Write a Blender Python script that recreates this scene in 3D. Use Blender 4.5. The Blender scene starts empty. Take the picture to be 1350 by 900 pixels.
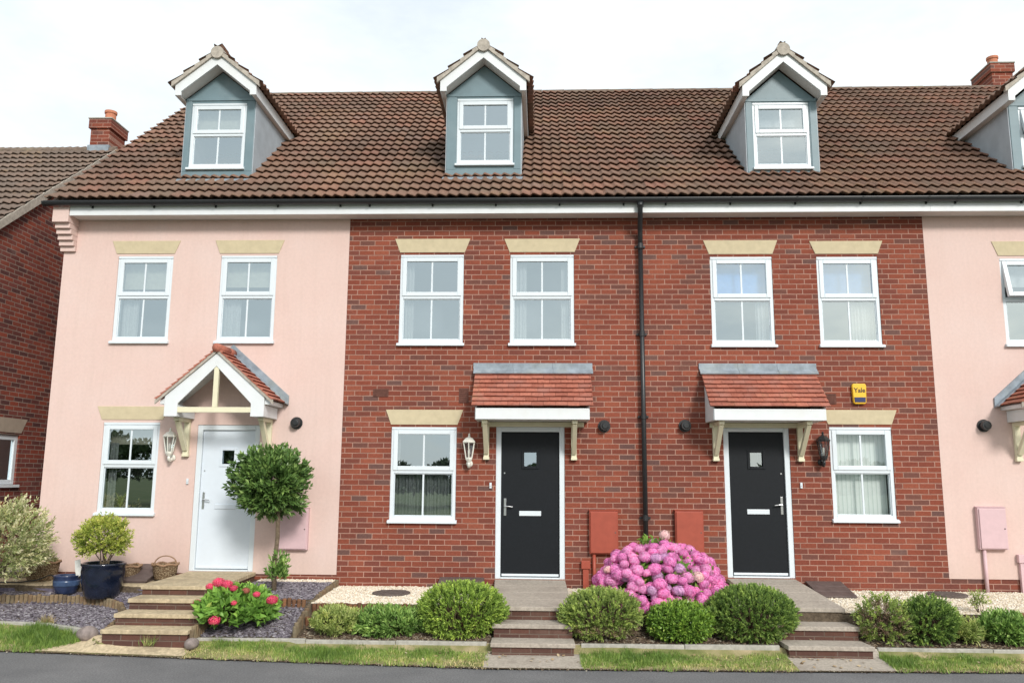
import bpy, math, random
import numpy as np
from math import sin, cos, pi, radians, sqrt, atan2, floor, tan
from mathutils import Vector, Matrix
S = bpy.context.scene
COL = S.collection
ORG = {}          # object name -> world origin of its thing

# ------------------------------------------------------------------ helpers
class MB:
    """collects faces; build() links them as ONE mesh object"""
    def __init__(s): s.v = []; s.f = []; s.r = []
    def face(s, pts, r=0.5):
        n = len(s.v); s.v.extend([tuple(p) for p in pts]); s.f.append(tuple(range(n, n+len(pts)))); s.r.append(r)
    def hexa(s, b, t, r=0.5):            # b, t: 4 pts ccw seen from above
        n = len(s.v); s.v.extend([tuple(p) for p in b]+[tuple(p) for p in t])
        for q in ((3,2,1,0),(4,5,6,7),(0,1,5,4),(1,2,6,5),(2,3,7,6),(3,0,4,7)):
            s.f.append(tuple(n+i for i in q)); s.r.append(r)
    def box(s, x0, x1, y0, y1, z0, z1, r=0.5):
        s.hexa([(x0,y0,z0),(x1,y0,z0),(x1,y1,z0),(x0,y1,z0)], [(x0,y0,z1),(x1,y0,z1),(x1,y1,z1),(x0,y1,z1)], r)
    def prism(s, poly, d0, d1, axis='y', r=0.5):   # poly in (x,z) for 'y', (y,z) for 'x', (x,y) for 'z'
        def P(a, b, d): return (a,d,b) if axis == 'y' else (d,a,b) if axis == 'x' else (a,b,d)
        n = len(s.v); k = len(poly)
        s.v.extend([P(a,b,d0) for a,b in poly]); s.v.extend([P(a,b,d1) for a,b in poly])
        s.f.append(tuple(range(n,n+k))); s.f.append(tuple(range(n+2*k-1,n+k-1,-1)))
        for i in range(k):
            j = (i+1)%k; s.f.append((n+i,n+k+i,n+k+j,n+j))
        s.r.extend([r]*(k+2))
    def tube(s, path, rad, n=8, cap=True, r=0.5):
        path = [Vector(p) for p in path]; rad = rad if isinstance(rad,(list,tuple)) else [rad]*len(path)
        base = len(s.v); up = None
        for i,p in enumerate(path):
            t = (path[min(i+1,len(path)-1)]-path[max(i-1,0)]).normalized()
            if up is None:
                a = Vector((0,0,1)) if abs(t.z)<.9 else Vector((1,0,0)); up = t.cross(a).normalized()
            up = (up - t*up.dot(t)).normalized(); w = t.cross(up)
            for k in range(n):
                a = 2*pi*k/n; s.v.append(tuple(p+(up*cos(a)+w*sin(a))*rad[i]))
        for i in range(len(path)-1):
            for k in range(n):
                a = base+i*n+k; b = base+i*n+(k+1)%n
                s.f.append((a,b,b+n,a+n)); s.r.append(r)
        if cap:
            s.f.append(tuple(base+k for k in range(n-1,-1,-1))); s.f.append(tuple(base+(len(path)-1)*n+k for k in range(n))); s.r += [r,r]
    def lathe(s, c, prof, n=16, axis='z', r=0.5):
        base = len(s.v)
        for (rr,h) in prof:
            for k in range(n):
                a = 2*pi*k/n+pi/n
                d = (rr*cos(a), rr*sin(a), h) if axis == 'z' else (rr*cos(a), h, rr*sin(a))
                s.v.append((c[0]+d[0], c[1]+d[1], c[2]+d[2]))
        for i in range(len(prof)-1):
            for k in range(n):
                a = base+i*n+k; b = base+i*n+(k+1)%n
                s.f.append((a,b,b+n,a+n)); s.r.append(r)
        s.f.append(tuple(base+k for k in range(n-1,-1,-1))); s.f.append(tuple(base+(len(prof)-1)*n+k for k in range(n))); s.r += [r,r]
    def build(s, name, mat, parent=None, smooth=False, bevel=0, origin=None):
        return link_mesh(name, s.v, s.f, mat, parent, smooth, bevel, s.r, origin)

def link_mesh(name, V, F, mat, parent=None, smooth=False, bevel=0, rnd=None, origin=None, recalc=True):
    V = np.asarray(V, dtype=float).reshape(-1,3)
    if parent is not None: org = np.array(ORG[parent.name])
    elif origin is not None: org = np.array(origin, dtype=float)
    else: org = np.array([(V[:,0].min()+V[:,0].max())/2, (V[:,1].min()+V[:,1].max())/2, V[:,2].min()])
    me = bpy.data.meshes.new(name)
    me.from_pydata((V-org).tolist(), [], F if isinstance(F,list) else F.tolist())
    if recalc:
        import bmesh
        bm = bmesh.new(); bm.from_mesh(me); bmesh.ops.recalc_face_normals(bm, faces=bm.faces); bm.to_mesh(me); bm.free()
    if rnd is not None:
        at = me.attributes.new('rnd','FLOAT','FACE'); at.data.foreach_set('value', np.asarray(rnd, dtype=np.float32))
    if smooth: me.polygons.foreach_set('use_smooth', [True]*len(me.polygons))
    if mat: me.materials.append(mat)
    o = bpy.data.objects.new(name, me); COL.objects.link(o)
    if parent is not None: o.parent = parent
    else: o.location = org
    ORG[o.name] = tuple(org)
    if bevel:
        m = o.modifiers.new('bevel','BEVEL'); m.width = bevel; m.segments = 2; m.limit_method = 'ANGLE'; m.angle_limit = radians(40)
    return o

def thing(name, label, cat, loc, group=None):
    o = bpy.data.objects.new(name, None); COL.objects.link(o); o.location = loc; o.empty_display_size = .1
    ORG[o.name] = tuple(loc); return tag(o, label, cat, group)
def tag(o, label, cat, group=None, kind=None):
    o['label'] = label; o['category'] = cat
    if group: o['group'] = group
    if kind: o['kind'] = kind
    return o
def struct(o, kind='structure'):
    o['kind'] = kind; return o

# ------------------------------------------------------------------ materials
class N:
    def __init__(s, name):
        s.m = bpy.data.materials.new(name); s.m.use_nodes = True; s.t = s.m.node_tree
        s.b = s.t.nodes['Principled BSDF']; s.o = s.t.nodes['Material Output']
    def n(s, typ, **kw):
        nd = s.t.nodes.new(typ)
        for k,v in kw.items():
            if k.startswith('i_'):
                key = k[2:]; nd.inputs[int(key) if key.isdigit() else key].default_value = v
            else: setattr(nd,k,v)
        return nd
    def l(s, a, b): s.t.links.new(a,b)
    def pos(s): return s.n('ShaderNodeNewGeometry').outputs['Position']
    def math(s, op, a, b=None, c=None):
        nd = s.n('ShaderNodeMath', operation=op)
        for i,x in enumerate((a,b,c)):
            if x is None: continue
            if isinstance(x,(int,float)): nd.inputs[i].default_value = x
            else: s.l(x, nd.inputs[i])
        return nd.outputs[0]
    def noise(s, scale, detail=3, rough=.55, vec=None, dim='3D'):
        nd = s.n('ShaderNodeTexNoise'); nd.inputs['Scale'].default_value = scale; nd.inputs['Detail'].default_value = detail; nd.inputs['Roughness'].default_value = rough
        s.l(vec if vec is not None else s.pos(), nd.inputs['Vector']); return nd.outputs['Fac']
    def ramp(s, fac, stops, const=False):
        nd = s.n('ShaderNodeValToRGB'); cr = nd.color_ramp
        if const: cr.interpolation = 'CONSTANT'
        while len(cr.elements) < len(stops): cr.elements.new(.5)
        for e,(p,c) in zip(cr.elements, stops):
            e.position = p; e.color = (*c,1) if len(c) == 3 else c
        s.l(fac, nd.inputs[0]); return nd.outputs[0]
    def mix(s, fac, a, b, typ='MIX'):
        nd = s.n('ShaderNodeMix', data_type='RGBA', blend_type=typ)
        for i,x in ((0,fac),(6,a),(7,b)):
            if isinstance(x,(int,float)): nd.inputs[i].default_value = x
            elif isinstance(x,tuple): nd.inputs[i].default_value = (*x,1)
            else: s.l(x, nd.inputs[i])
        return nd.outputs[2]
    def bump(s, h, strength=.3, dist=.01):
        nd = s.n('ShaderNodeBump'); nd.inputs['Strength'].default_value = strength; nd.inputs['Distance'].default_value = dist
        s.l(h, nd.inputs['Height']); s.l(nd.outputs[0], s.b.inputs['Normal'])
    def col(s, c):
        if isinstance(c,tuple): s.b.inputs['Base Color'].default_value = (*c,1)
        else: s.l(c, s.b.inputs['Base Color'])
    def rough(s, r, spec=.4):
        s.b.inputs['Roughness'].default_value = r; s.b.inputs['Specular IOR Level'].default_value = spec
    def attr(s): return s.n('ShaderNodeAttribute', attribute_name='rnd').outputs['Fac']

def plain(name, c, rough=.5, spec=.4, var=.06, scale=14, bump=0, bscale=120, metal=0, dirt=None):
    k = N(name); f = k.noise(scale, 4)
    d = tuple(max(0,x*(1-var)) for x in c); e = tuple(min(1,x*(1+var)) for x in c)
    cc = k.ramp(f, [(.3,d),(.7,e)])
    if dirt:
        g = k.noise(2.3,5,.65); cc = k.mix(k.math('MULTIPLY', k.ramp(g,[(.5,(0,0,0)),(.75,(1,1,1))]), dirt[1]), cc, dirt[0])
    k.col(cc); k.rough(rough, spec); k.b.inputs['Metallic'].default_value = metal
    if bump: k.bump(k.noise(bscale,3), bump, .004)
    return k.m

def brick(name, axis='x', stops=None, mortar=(.41,.238,.185), z0=0.0, seed=0):
    k = N(name); sep = k.n('ShaderNodeSeparateXYZ'); k.l(k.pos(), sep.inputs[0])
    wob = k.noise(9,2)
    h = sep.outputs[0 if axis == 'x' else 1]; z = k.math('ADD', sep.outputs[2], k.math('MULTIPLY', k.math('SUBTRACT', wob,.5), .006))
    zz = k.math('DIVIDE', k.math('SUBTRACT', z, z0), .075); row = k.math('FLOOR', zz)
    rj = k.n('ShaderNodeTexWhiteNoise', noise_dimensions='1D'); k.l(row, rj.inputs['W'])
    off = k.math('ADD', k.math('MULTIPLY', k.math('MODULO', k.math('ADD',row,400), 2.0), .5), k.math('MULTIPLY', rj.outputs[0], .16))
    xx = k.math('ADD', k.math('ADD', k.math('DIVIDE', h, .225), off), 100+seed); colm = k.math('FLOOR', xx)
    fx = k.math('FRACT', xx); fz = k.math('FRACT', zz)
    ex = k.math('MULTIPLY', k.math('MINIMUM', fx, k.math('SUBTRACT',1.0,fx)), .225)
    ez = k.math('MULTIPLY', k.math('MINIMUM', fz, k.math('SUBTRACT',1.0,fz)), .075)
    e = k.math('ADD', k.math('MINIMUM', ex, ez), k.math('MULTIPLY', k.math('SUBTRACT', k.noise(70,2),.5), .004))
    mask = k.n('ShaderNodeMapRange', i_1=.0040, i_2=.0072); k.l(e, mask.inputs[0])
    cmb = k.n('ShaderNodeCombineXYZ'); k.l(colm, cmb.inputs[0]); k.l(row, cmb.inputs[1])
    wn = k.n('ShaderNodeTexWhiteNoise', noise_dimensions='2D'); k.l(cmb.outputs[0], wn.inputs['Vector'])
    bc = k.ramp(wn.outputs['Value'], stops, True)
    sm = k.noise(38,4,.7); bc = k.mix(.55, bc, k.mix(1.0, bc, k.ramp(sm,[(.25,(.55,.55,.58)),(.75,(1.35,1.3,1.25))]), 'MULTIPLY'))
    big = k.noise(.7,4,.6); bc = k.mix(1.0, bc, k.ramp(big,[(.3,(.80,.80,.83)),(.7,(1.14,1.12,1.08))]), 'MULTIPLY')
    ef = k.math('MULTIPLY', k.ramp(k.noise(1.7,6,.7),[(.60,(0,0,0)),(.80,(1,1,1))]), .22); bc = k.mix(ef, bc, (.42,.30,.26))
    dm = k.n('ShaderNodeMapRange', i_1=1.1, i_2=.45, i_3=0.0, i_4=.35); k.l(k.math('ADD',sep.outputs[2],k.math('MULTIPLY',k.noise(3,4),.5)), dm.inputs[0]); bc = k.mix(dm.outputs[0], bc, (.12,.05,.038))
    mc = k.mix(1.0, mortar, k.ramp(k.noise(2.2,6,.7),[(.3,(.62,.62,.62)),(.7,(1.12,1.12,1.12))]), 'MULTIPLY')
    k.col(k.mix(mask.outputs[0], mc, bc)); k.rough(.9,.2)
    k.bump(k.math('ADD', mask.outputs[0], k.math('MULTIPLY', sm, .35)), .55, .006)
    return k.m

RED = [(0,(.225,.062,.039)),(.14,(.25,.072,.045)),(.30,(.20,.057,.038)),(.44,(.235,.067,.041)),(.58,(.175,.057,.041)),(.72,(.265,.081,.05)),(.80,(.185,.061,.045)),(.89,(.155,.066,.052)),(.955,(.14,.074,.064))]
BRN = [(0,(.17,.05,.04)),(.2,(.22,.058,.04)),(.45,(.135,.046,.04)),(.65,(.25,.062,.04)),(.8,(.10,.042,.04)),(.92,(.19,.06,.05))]
M = {}
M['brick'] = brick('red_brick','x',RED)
M['brick_side'] = brick('red_brick_side','y',RED,seed=3)
M['brick_far'] = brick('brown_brick','y',BRN,mortar=(.30,.23,.19),seed=7)
M['brick_far_x'] = brick('brown_brick_front','x',BRN,mortar=(.30,.23,.19),seed=9)
M['step_side'] = plain('riser_brick',(.105,.062,.05),.9,.2,.35,22,.5,60,dirt=((.19,.15,.12),.6))
k = N('pink_render')
g = k.noise(.9,6,.65); sep = k.n('ShaderNodeSeparateXYZ'); k.l(k.pos(), sep.inputs[0])
c = k.ramp(g,[(.28,(.64,.462,.415)),(.5,(.665,.498,.45)),(.72,(.675,.522,.48))])
mp = k.n('ShaderNodeMapping'); mp.inputs['Scale'].default_value = (6,6,.28); k.l(k.pos(), mp.inputs[0])
st = k.noise(1.6,6,.75,mp.outputs[0]); c = k.mix(k.math('MULTIPLY',k.ramp(st,[(.48,(0,0,0)),(.76,(1,1,1))]),.28), c, (.53,.40,.35))
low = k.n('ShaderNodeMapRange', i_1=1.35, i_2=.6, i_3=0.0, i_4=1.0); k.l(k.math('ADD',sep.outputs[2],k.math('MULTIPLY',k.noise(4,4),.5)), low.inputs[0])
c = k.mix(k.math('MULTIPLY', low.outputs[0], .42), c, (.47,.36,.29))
mot = k.noise(24,4,.7); c = k.mix(1.0, c, k.ramp(mot,[(.3,(.95,.95,.95)),(.7,(1.04,1.04,1.04))]), 'MULTIPLY')
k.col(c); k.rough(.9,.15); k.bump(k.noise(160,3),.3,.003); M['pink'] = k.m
M['riser_brick'] = brick('step_brick','x',[(0,(.10,.055,.042)),(.3,(.13,.065,.048)),(.55,(.085,.05,.042)),(.8,(.115,.07,.055))],mortar=(.17,.125,.10),seed=5)
M['pinkbox'] = plain('pink_paint',(.61,.43,.45),.55,.3,.04)
M['white'] = plain('white_upvc',(.66,.715,.755),.3,.45,.02,6)
M['whitewood'] = plain('white_painted_wood',(.69,.715,.73),.45,.4,.03,7,.15,90,dirt=((.62,.60,.54),.35))
M['cream'] = plain('cream_painted_wood',(.70,.66,.48),.5,.35,.05,8)
M['stone'] = plain('cream_lintel',(.54,.46,.31),.85,.2,.07,10,.3,140)
M['stone_far'] = plain('grey_lintel',(.36,.30,.24),.85,.2,.08,10,.3,140)
M['black'] = plain('black_plastic',(.018,.019,.021),.38,.5,.12,20)
M['blackdoor'] = plain('black_door',(.008,.010,.013),.5,.22,.12,30,.12,220)
M['whitedoor'] = plain('white_door',(.64,.70,.77),.35,.45,.02,9)
M['chrome'] = plain('brushed_metal',(.62,.63,.64),.28,.5,.03,20,metal=1)
M['lead'] = plain('lead_sheet',(.24,.28,.32),.55,.45,.25,9,.35,30,dirt=((.36,.38,.30),.5))
M['dormer'] = plain('dormer_cladding',(.155,.225,.255),.45,.4,.07,5,dirt=((.26,.30,.31),.35))
M['cheek'] = plain('dormer_cheek',(.38,.425,.465),.5,.4,.10,4,.1,40,dirt=((.30,.34,.38),.6))
M['soffit'] = plain('soffit_board',(.66,.63,.60),.6,.3,.04)
M['undercloak'] = plain('verge_mortar',(.40,.36,.31),.9,.15,.22,18,.5,60)
M['meter'] = plain('terracotta_paint',(.34,.072,.044),.5,.35,.08,10)
M['room'] = plain('room_wall',(.26,.27,.28),.9,.1,.1,3)
M['dark'] = plain('dark_room',(.05,.05,.05),.9,.1,.1,3)
M['paving'] = plain('buff_paving',(.46,.375,.25),.9,.15,.26,24,.5,70,dirt=((.27,.215,.15),.85))
M['paving_grey'] = plain('grey_paving',(.38,.335,.285),.9,.15,.2,30,.5,70,dirt=((.25,.21,.18),.75))
M['concrete'] = plain('concrete_edging',(.40,.38,.34),.9,.15,.2,16,.4,80,dirt=((.20,.21,.16),.7))
M['boulder'] = plain('boulder_stone',(.23,.19,.175),.85,.2,.28,18,.5,30)
M['hatch'] = plain('brown_plastic_lid',(.11,.082,.076),.6,.35,.2,9)
M['manhole'] = plain('rusty_cover',(.12,.095,.085),.8,.3,.3,24,.5,60)
M['bluepot'] = plain('blue_glaze',(.022,.035,.085),.16,.6,.4,9)
M['navypot'] = plain('navy_glaze',(.008,.012,.026),.13,.6,.4,9)
M['potband'] = plain('pale_blue_band',(.05,.085,.17),.2,.6,.3,9)
M['soil'] = plain('soil',(.055,.04,.03),.95,.1,.5,30,.8,40)
M['bark'] = plain('stem_bark',(.15,.115,.08),.9,.1,.35,40,.5,60)
M['darkbark'] = plain('dark_twig',(.075,.05,.035),.9,.1,.35,40)
M['yellow'] = plain('alarm_yellow',(.78,.46,.03),.35,.45,.04)
M['navy'] = plain('alarm_lens',(.012,.022,.10),.18,.6,.1)
M['ink'] = plain('black_ink',(.015,.013,.03),.5,.3,.02)
M['airbrick'] = plain('clay_air_brick',(.13,.058,.045),.9,.2,.2,20)
M['terra'] = plain('chimney_pot_clay',(.50,.20,.12),.85,.2,.12,14)
M['tag'] = plain('white_tag',(.75,.75,.72),.5,.3,.02)
M['basket_rim'] = plain('basket_cane',(.30,.19,.12),.85,.15,.3,60)
k = N('wicker'); w = k.n('ShaderNodeTexVoronoi', i_Scale=55.0); k.l(k.pos(), w.inputs['Vector'])
k.col(k.ramp(w.outputs['Distance'],[(.1,(.40,.31,.20)),(.6,(.15,.10,.06))])); k.rough(.9,.1); k.bump(w.outputs['Distance'],.8,.02); M['wicker'] = k.m

def tile_mat(name, stops, lichen, big=1.2):
    k = N(name); c = k.ramp(k.attr(), stops)
    f = k.noise(26,5,.7); c = k.mix(1.0, c, k.ramp(f,[(.25,(.62,.6,.58)),(.75,(1.32,1.32,1.3))]), 'MULTIPLY')
    g = k.noise(big,4,.6); c = k.mix(k.math('MULTIPLY',k.ramp(g,[(.48,(0,0,0)),(.7,(1,1,1))]),.55), c, lichen)
    lc = k.math('MULTIPLY', k.math('MULTIPLY', k.ramp(k.noise(1.3,3),[(.55,(0,0,0)),(.68,(1,1,1))]), k.ramp(k.noise(14,4,.7),[(.45,(0,0,0)),(.65,(1,1,1))])), .6); c = k.mix(lc, c, (.30,.20,.10))
    h = k.noise(.55,2); c = k.mix(1.0, c, k.ramp(h,[(.3,(.82,.82,.84)),(.7,(1.12,1.1,1.08))]), 'MULTIPLY')
    k.col(c); k.rough(.85,.22); k.bump(f,.35,.004); return k.m
M['tile'] = tile_mat('roof_tile',[(0,(0.170,0.108,0.081)),(.4,(0.202,0.124,0.093)),(.75,(0.226,0.132,0.095)),(.93,(0.249,0.127,0.093)),(1,(0.197,0.132,0.109))],(0.188,0.143,0.106))
M['tile_far'] = tile_mat('far_roof_tile',[(0,(.15,.115,.095)),(.5,(.185,.14,.115)),(1,(.205,.145,.115))],(.18,.145,.12))
M['plain_tile'] = tile_mat('canopy_tile',[(0,(0.324,0.113,0.079)),(.4,(0.396,0.140,0.097)),(.8,(0.441,0.167,0.117)),(1,(0.342,0.131,0.099))],(0.378,0.189,0.153),4)
M['ridge'] = plain('ridge_tile',(.17,.13,.105),.9,.15,.3,14,.3,60,dirt=((.26,.24,.15),.6))
M['log'] = tile_mat('log_wood',[(0,(.13,.10,.07)),(.5,(.24,.18,.11)),(1,(.19,.125,.075))],(.21,.20,.14),6)
M['log_red'] = tile_mat('log_wood_red',[(0,(.15,.07,.04)),(.5,(.25,.12,.06)),(1,(.10,.06,.04))],(.16,.10,.06),6)

k = N('asphalt'); f = k.noise(55,5,.8); g = k.noise(1.1,6,.7)
c = k.mix(1.0, k.ramp(f,[(.3,(.085,.085,.09)),(.5,(.15,.15,.156)),(.72,(.27,.27,.275))]), k.ramp(g,[(.3,(.80,.80,.80)),(.7,(1.16,1.15,1.13))]),'MULTIPLY')
k.col(c); k.rough(.85,.3); k.bump(f,.4,.004); M['asphalt'] = k.m
k = N('earth'); f = k.noise(30,5); k.col(k.ramp(f,[(.3,(.06,.045,.032)),(.7,(.13,.10,.07))])); k.rough(.95,.1); k.bump(f,.6,.02); M['earth'] = k.m
k = N('turf'); f = k.noise(3.2,5); k.col(k.ramp(f,[(.3,(.13,.15,.05)),(.5,(.24,.22,.10)),(.68,(.40,.32,.20))])); k.rough(.95,.1); k.bump(k.noise(60,4),.6,.02); M['turf'] = k.m
k = N('meadow'); f = k.noise(.3,5); k.col(k.ramp(f,[(.3,(.06,.085,.03)),(.7,(.11,.12,.05))])); k.rough(.95,.1); M['meadow'] = k.m
def stone_mat(name, stops):
    k = N(name); c = k.ramp(k.attr(), stops); f = k.noise(90,3)
    k.col(k.mix(1.0,c,k.ramp(f,[(.3,(.8,.8,.8)),(.7,(1.15,1.15,1.15))]),'MULTIPLY')); k.rough(.8,.25); return k.m
M['cream_stone'] = stone_mat('cream_gravel',[(0,(.48,.38,.27)),(.3,(.66,.57,.44)),(.65,(.74,.67,.55)),(.9,(.80,.76,.69)),(1,(.40,.31,.22))])
M['slate'] = stone_mat('slate_chip',[(0,(.10,.088,.105)),(.4,(.175,.152,.178)),(.7,(.24,.215,.242)),(.92,(.31,.29,.315)),(1,(.42,.40,.42))])
M['chips'] = stone_mat('bark_chip',[(0,(.06,.04,.03)),(.5,(.14,.095,.065)),(.85,(.26,.21,.15)),(1,(.42,.38,.30))])

M['litter'] = stone_mat('dry_leaf',[(0,(.22,.13,.07)),(.5,(.42,.30,.17)),(1,(.55,.47,.33))])
def leaf_mat(name, stops, trans=.25, rough=.5, patch=None):
    k = N(name); c = k.ramp(k.attr(), stops)
    f = k.noise(6,4,.65); c = k.mix(1.0, c, k.ramp(f,[(.28,(.60,.66,.58)),(.5,(1.0,1.0,1.0)),(.72,(1.42,1.28,1.2))]), 'MULTIPLY')
    k.col(c); k.rough(rough,.35)
    tr = k.n('ShaderNodeBsdfTranslucent'); k.l(c, tr.inputs[0]); mx = k.n('ShaderNodeMixShader', i_0=trans)
    k.l(k.b.outputs[0], mx.inputs[1]); k.l(tr.outputs[0], mx.inputs[2]); k.l(mx.outputs[0], k.o.inputs[0]); return k.m
M['hebe'] = leaf_mat('hebe_leaf',[(0,(0.124,0.200,0.045)),(.45,(0.277,0.413,0.079)),(.8,(0.470,0.637,0.124)),(1,(0.664,0.802,0.202))])
M['hebe2'] = leaf_mat('hebe_leaf_olive',[(0,(0.143,0.208,0.066)),(.45,(0.298,0.400,0.103)),(.8,(0.470,0.593,0.163)),(1,(0.628,0.729,0.233))])
M['hebe3'] = leaf_mat('hebe_leaf_dark',[(0,(0.079,0.146,0.043)),(.5,(0.200,0.315,0.076)),(.85,(0.360,0.507,0.119)),(1,(0.507,0.652,0.172))])
M['bay'] = leaf_mat('bay_leaf',[(0,(0.056,0.110,0.032)),(.5,(0.110,0.202,0.053)),(.85,(0.200,0.322,0.088)),(1,(0.340,0.478,0.158))],.15,.32)
M['lime'] = leaf_mat('lime_leaf',[(0,(0.179,0.258,0.037)),(.5,(0.414,0.476,0.089)),(.85,(0.620,0.618,0.164)),(1,(0.758,0.708,0.354))])
M['box'] = leaf_mat('glossy_leaf',[(0,(0.078,0.160,0.029)),(.5,(0.182,0.319,0.051)),(.85,(0.330,0.510,0.080)),(1,(0.557,0.670,0.174))],.2,.3)
M['hyd'] = leaf_mat('hydrangea_leaf',[(0,(0.095,0.203,0.034)),(.5,(0.203,0.392,0.068)),(.85,(0.324,0.540,0.108)),(1,(0.540,0.621,0.162))])
M['yel'] = leaf_mat('yellow_green_leaf',[(0,(0.193,0.262,0.070)),(.5,(0.354,0.447,0.126)),(.85,(0.547,0.585,0.224)),(1,(0.676,0.678,0.308))])
M['grn'] = leaf_mat('mid_green_leaf',[(0,(0.105,0.202,0.047)),(.5,(0.229,0.389,0.095)),(.85,(0.369,0.528,0.149)),(1,(0.491,0.621,0.243))])
M['varieg'] = leaf_mat('variegated_leaf',[(0,(0.171,0.224,0.071)),(.35,(0.367,0.407,0.166)),(.6,(0.616,0.604,0.356)),(.85,(0.756,0.735,0.499)),(1,(0.756,0.656,0.522))])
M['dead'] = leaf_mat('dry_twig',[(0,(0.130,0.085,0.058)),(.5,(0.247,0.163,0.111)),(1,(0.390,0.299,0.221))],.1)
M['straw'] = leaf_mat('straw_blade',[(0,(.38,.28,.13)),(1,(.56,.46,.26))],.2)
M['grassblade'] = leaf_mat('grass_blade',[(0,(0.119,0.208,0.040)),(.4,(0.223,0.342,0.072)),(.68,(0.350,0.446,0.119)),(.8,(0.573,0.526,0.240)),(1,(0.720,0.605,0.335))],.25)
M['trees'] = leaf_mat('far_tree_leaf',[(0,(.03,.055,.016)),(1,(.075,.115,.04))],.1)
def petal(name, a, b): return leaf_mat(name,[(0,a),(1,b)],.2,.6)
M['petal0'] = petal('pink_petal',(.72,.13,.43),(.86,.37,.68))
M['petal1'] = petal('rose_petal',(.77,.19,.49),(.88,.45,.72))
M['petal2'] = petal('lilac_petal',(.56,.25,.52),(.76,.46,.70))
M['petal3'] = petal('pale_petal',(.72,.42,.46),(.86,.64,.60))
M['petalred'] = petal('crimson_petal',(.66,.025,.10),(.84,.13,.24))
M['petaldry'] = petal('faded_petal',(.42,.09,.08),(.55,.20,.14))
def glass(name, refl, tint):
    k = N(name); tr = k.n('ShaderNodeBsdfTransparent'); tr.inputs[0].default_value = (*tint,1)
    gl = k.n('ShaderNodeBsdfGlossy'); gl.inputs['Roughness'].default_value = .0; gl.inputs['Color'].default_value = (.83,.95,1.0,1)
    fr = k.n('ShaderNodeLayerWeight', i_Blend=.35)
    fac = k.math('ADD', k.math('MULTIPLY', fr.outputs['Fresnel'], .5), refl)
    bm = k.n('ShaderNodeBump'); bm.inputs['Strength'].default_value = .02; bm.inputs['Distance'].default_value = .02
    k.l(k.noise(2.2,1), bm.inputs['Height']); k.l(bm.outputs[0], gl.inputs['Normal'])
    mx = k.n('ShaderNodeMixShader'); k.l(fac, mx.inputs[0]); k.l(tr.outputs[0], mx.inputs[1]); k.l(gl.outputs[0], mx.inputs[2]); k.l(mx.outputs[0], k.o.inputs[0])
    return k.m
M['glass'] = glass('window_glass',.40,(.86,.9,.92))
M['glass_clear'] = glass('clear_window_glass',.10,(.93,.95,.96))
M['lampglass'] = glass('lamp_glass',.06,(.88,.88,.86))
M['fabric'] = plain('curtain_fabric',(.62,.62,.60),.9,.1,.1,30)
M['blind'] = plain('cream_blind',(.66,.63,.50),.9,.1,.08,20)
M['bluepanel'] = plain('blue_panel',(.18,.40,.80),.9,.1,.05,20)  # even blue for the flat sheets behind two upper sashes
M['net'] = plain('grey_net',(.40,.42,.41),.9,.1,.2,40)
k = N('vertical_blind'); sep = k.n('ShaderNodeSeparateXYZ'); k.l(k.pos(), sep.inputs[0])
k.col(k.ramp(k.math('FRACT',k.math('DIVIDE',sep.outputs[0],.06)),[(.0,(.60,.68,.62)),(.25,(.84,.88,.83)),(.9,(.80,.85,.79)),(1,(.55,.62,.56))])); k.rough(.8,.1); M['vblind'] = k.m

# ------------------------------------------------------------------ camera
YAW, PITCH, ROLL = radians(2.1), radians(9.3), radians(.38)
fw = Vector((-sin(YAW)*cos(PITCH), cos(YAW)*cos(PITCH), sin(PITCH)))
rt = Vector((cos(YAW), sin(YAW), 0)); up = rt.cross(fw)
rt2 = rt*cos(ROLL)+up*sin(ROLL); up2 = up*cos(ROLL)-rt*sin(ROLL)
cam = bpy.data.cameras.new('camera'); cam.lens = 36*1090/1350; cam.sensor_width = 36; cam.clip_end = 2000
co = bpy.data.objects.new('camera', cam); COL.objects.link(co)
co.matrix_world = Matrix(((rt2.x,up2.x,-fw.x,0),(rt2.y,up2.y,-fw.y,-11.9),(rt2.z,up2.z,-fw.z,2.0),(0,0,0,1)))
S.camera = co

# ------------------------------------------------------------------ terrain
def lerp(pts, x):
    if x <= pts[0][0]: return pts[0][1]
    for (a,b),(c,d) in zip(pts, pts[1:]):
        if x <= c: return b+(d-b)*(x-a)/(c-a)
    return pts[-1][1]
ROAD_EDGE = [(-14,-1.7),(-9,-1.98),(-6.2,-2.24),(-3.4,-2.52),(-.5,-2.76),(2.3,-2.70),(5.1,-2.58),(9,-2.45),(14,-2.4)]
def road_y(x): return lerp(ROAD_EDGE, x)
EDGE = [(-14,-1.5),(-7,-1.62),(-5.9,-1.74),(-5.22,-2.08),(-5.0,-2.3),(-4.0,-2.12),(-2.7,-2.08),(-.5,-2.12),(.8,-2.14),(2.9,-2.10),(5,-2.1),(9,-2.1),(14,-2.1)]
def edge_y(x): return lerp(EDGE, x)
PL = [(0,.585),(.78,.545),(.80,.46),(1.0,.42),(1.06,.34),(1.68,.21),(2.1,.15),(2.3,.12)]
PB = [(0,.555),(1.22,.46),(1.26,.37),(2.0,.17),(2.1,.14)]
PM = [(0,.475),(1.40,.445),(1.44,.30),(1.68,.285),(1.74,.215),(2.1,.135)]
PR = [(0,.49),(1.55,.43),(1.60,.24),(1.9,.17),(2.1,.13)]
def gz(x, y):
    d = max(0,-y)
    p = PL if x < -4.5 else PB if x < -2.87 else PM if x < 1.2 else PR
    e = -edge_y(x); r = -road_y(x)
    z = lerp(p, d)
    if d > e:
        t = (d-e)/max(.05,r-e); z = min(lerp(p,e)-.02,.20 if x < -4.5 else .12 if x < -2.9 else .06)*(1-min(1,t))+.012*min(1,t)
    return z
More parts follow.
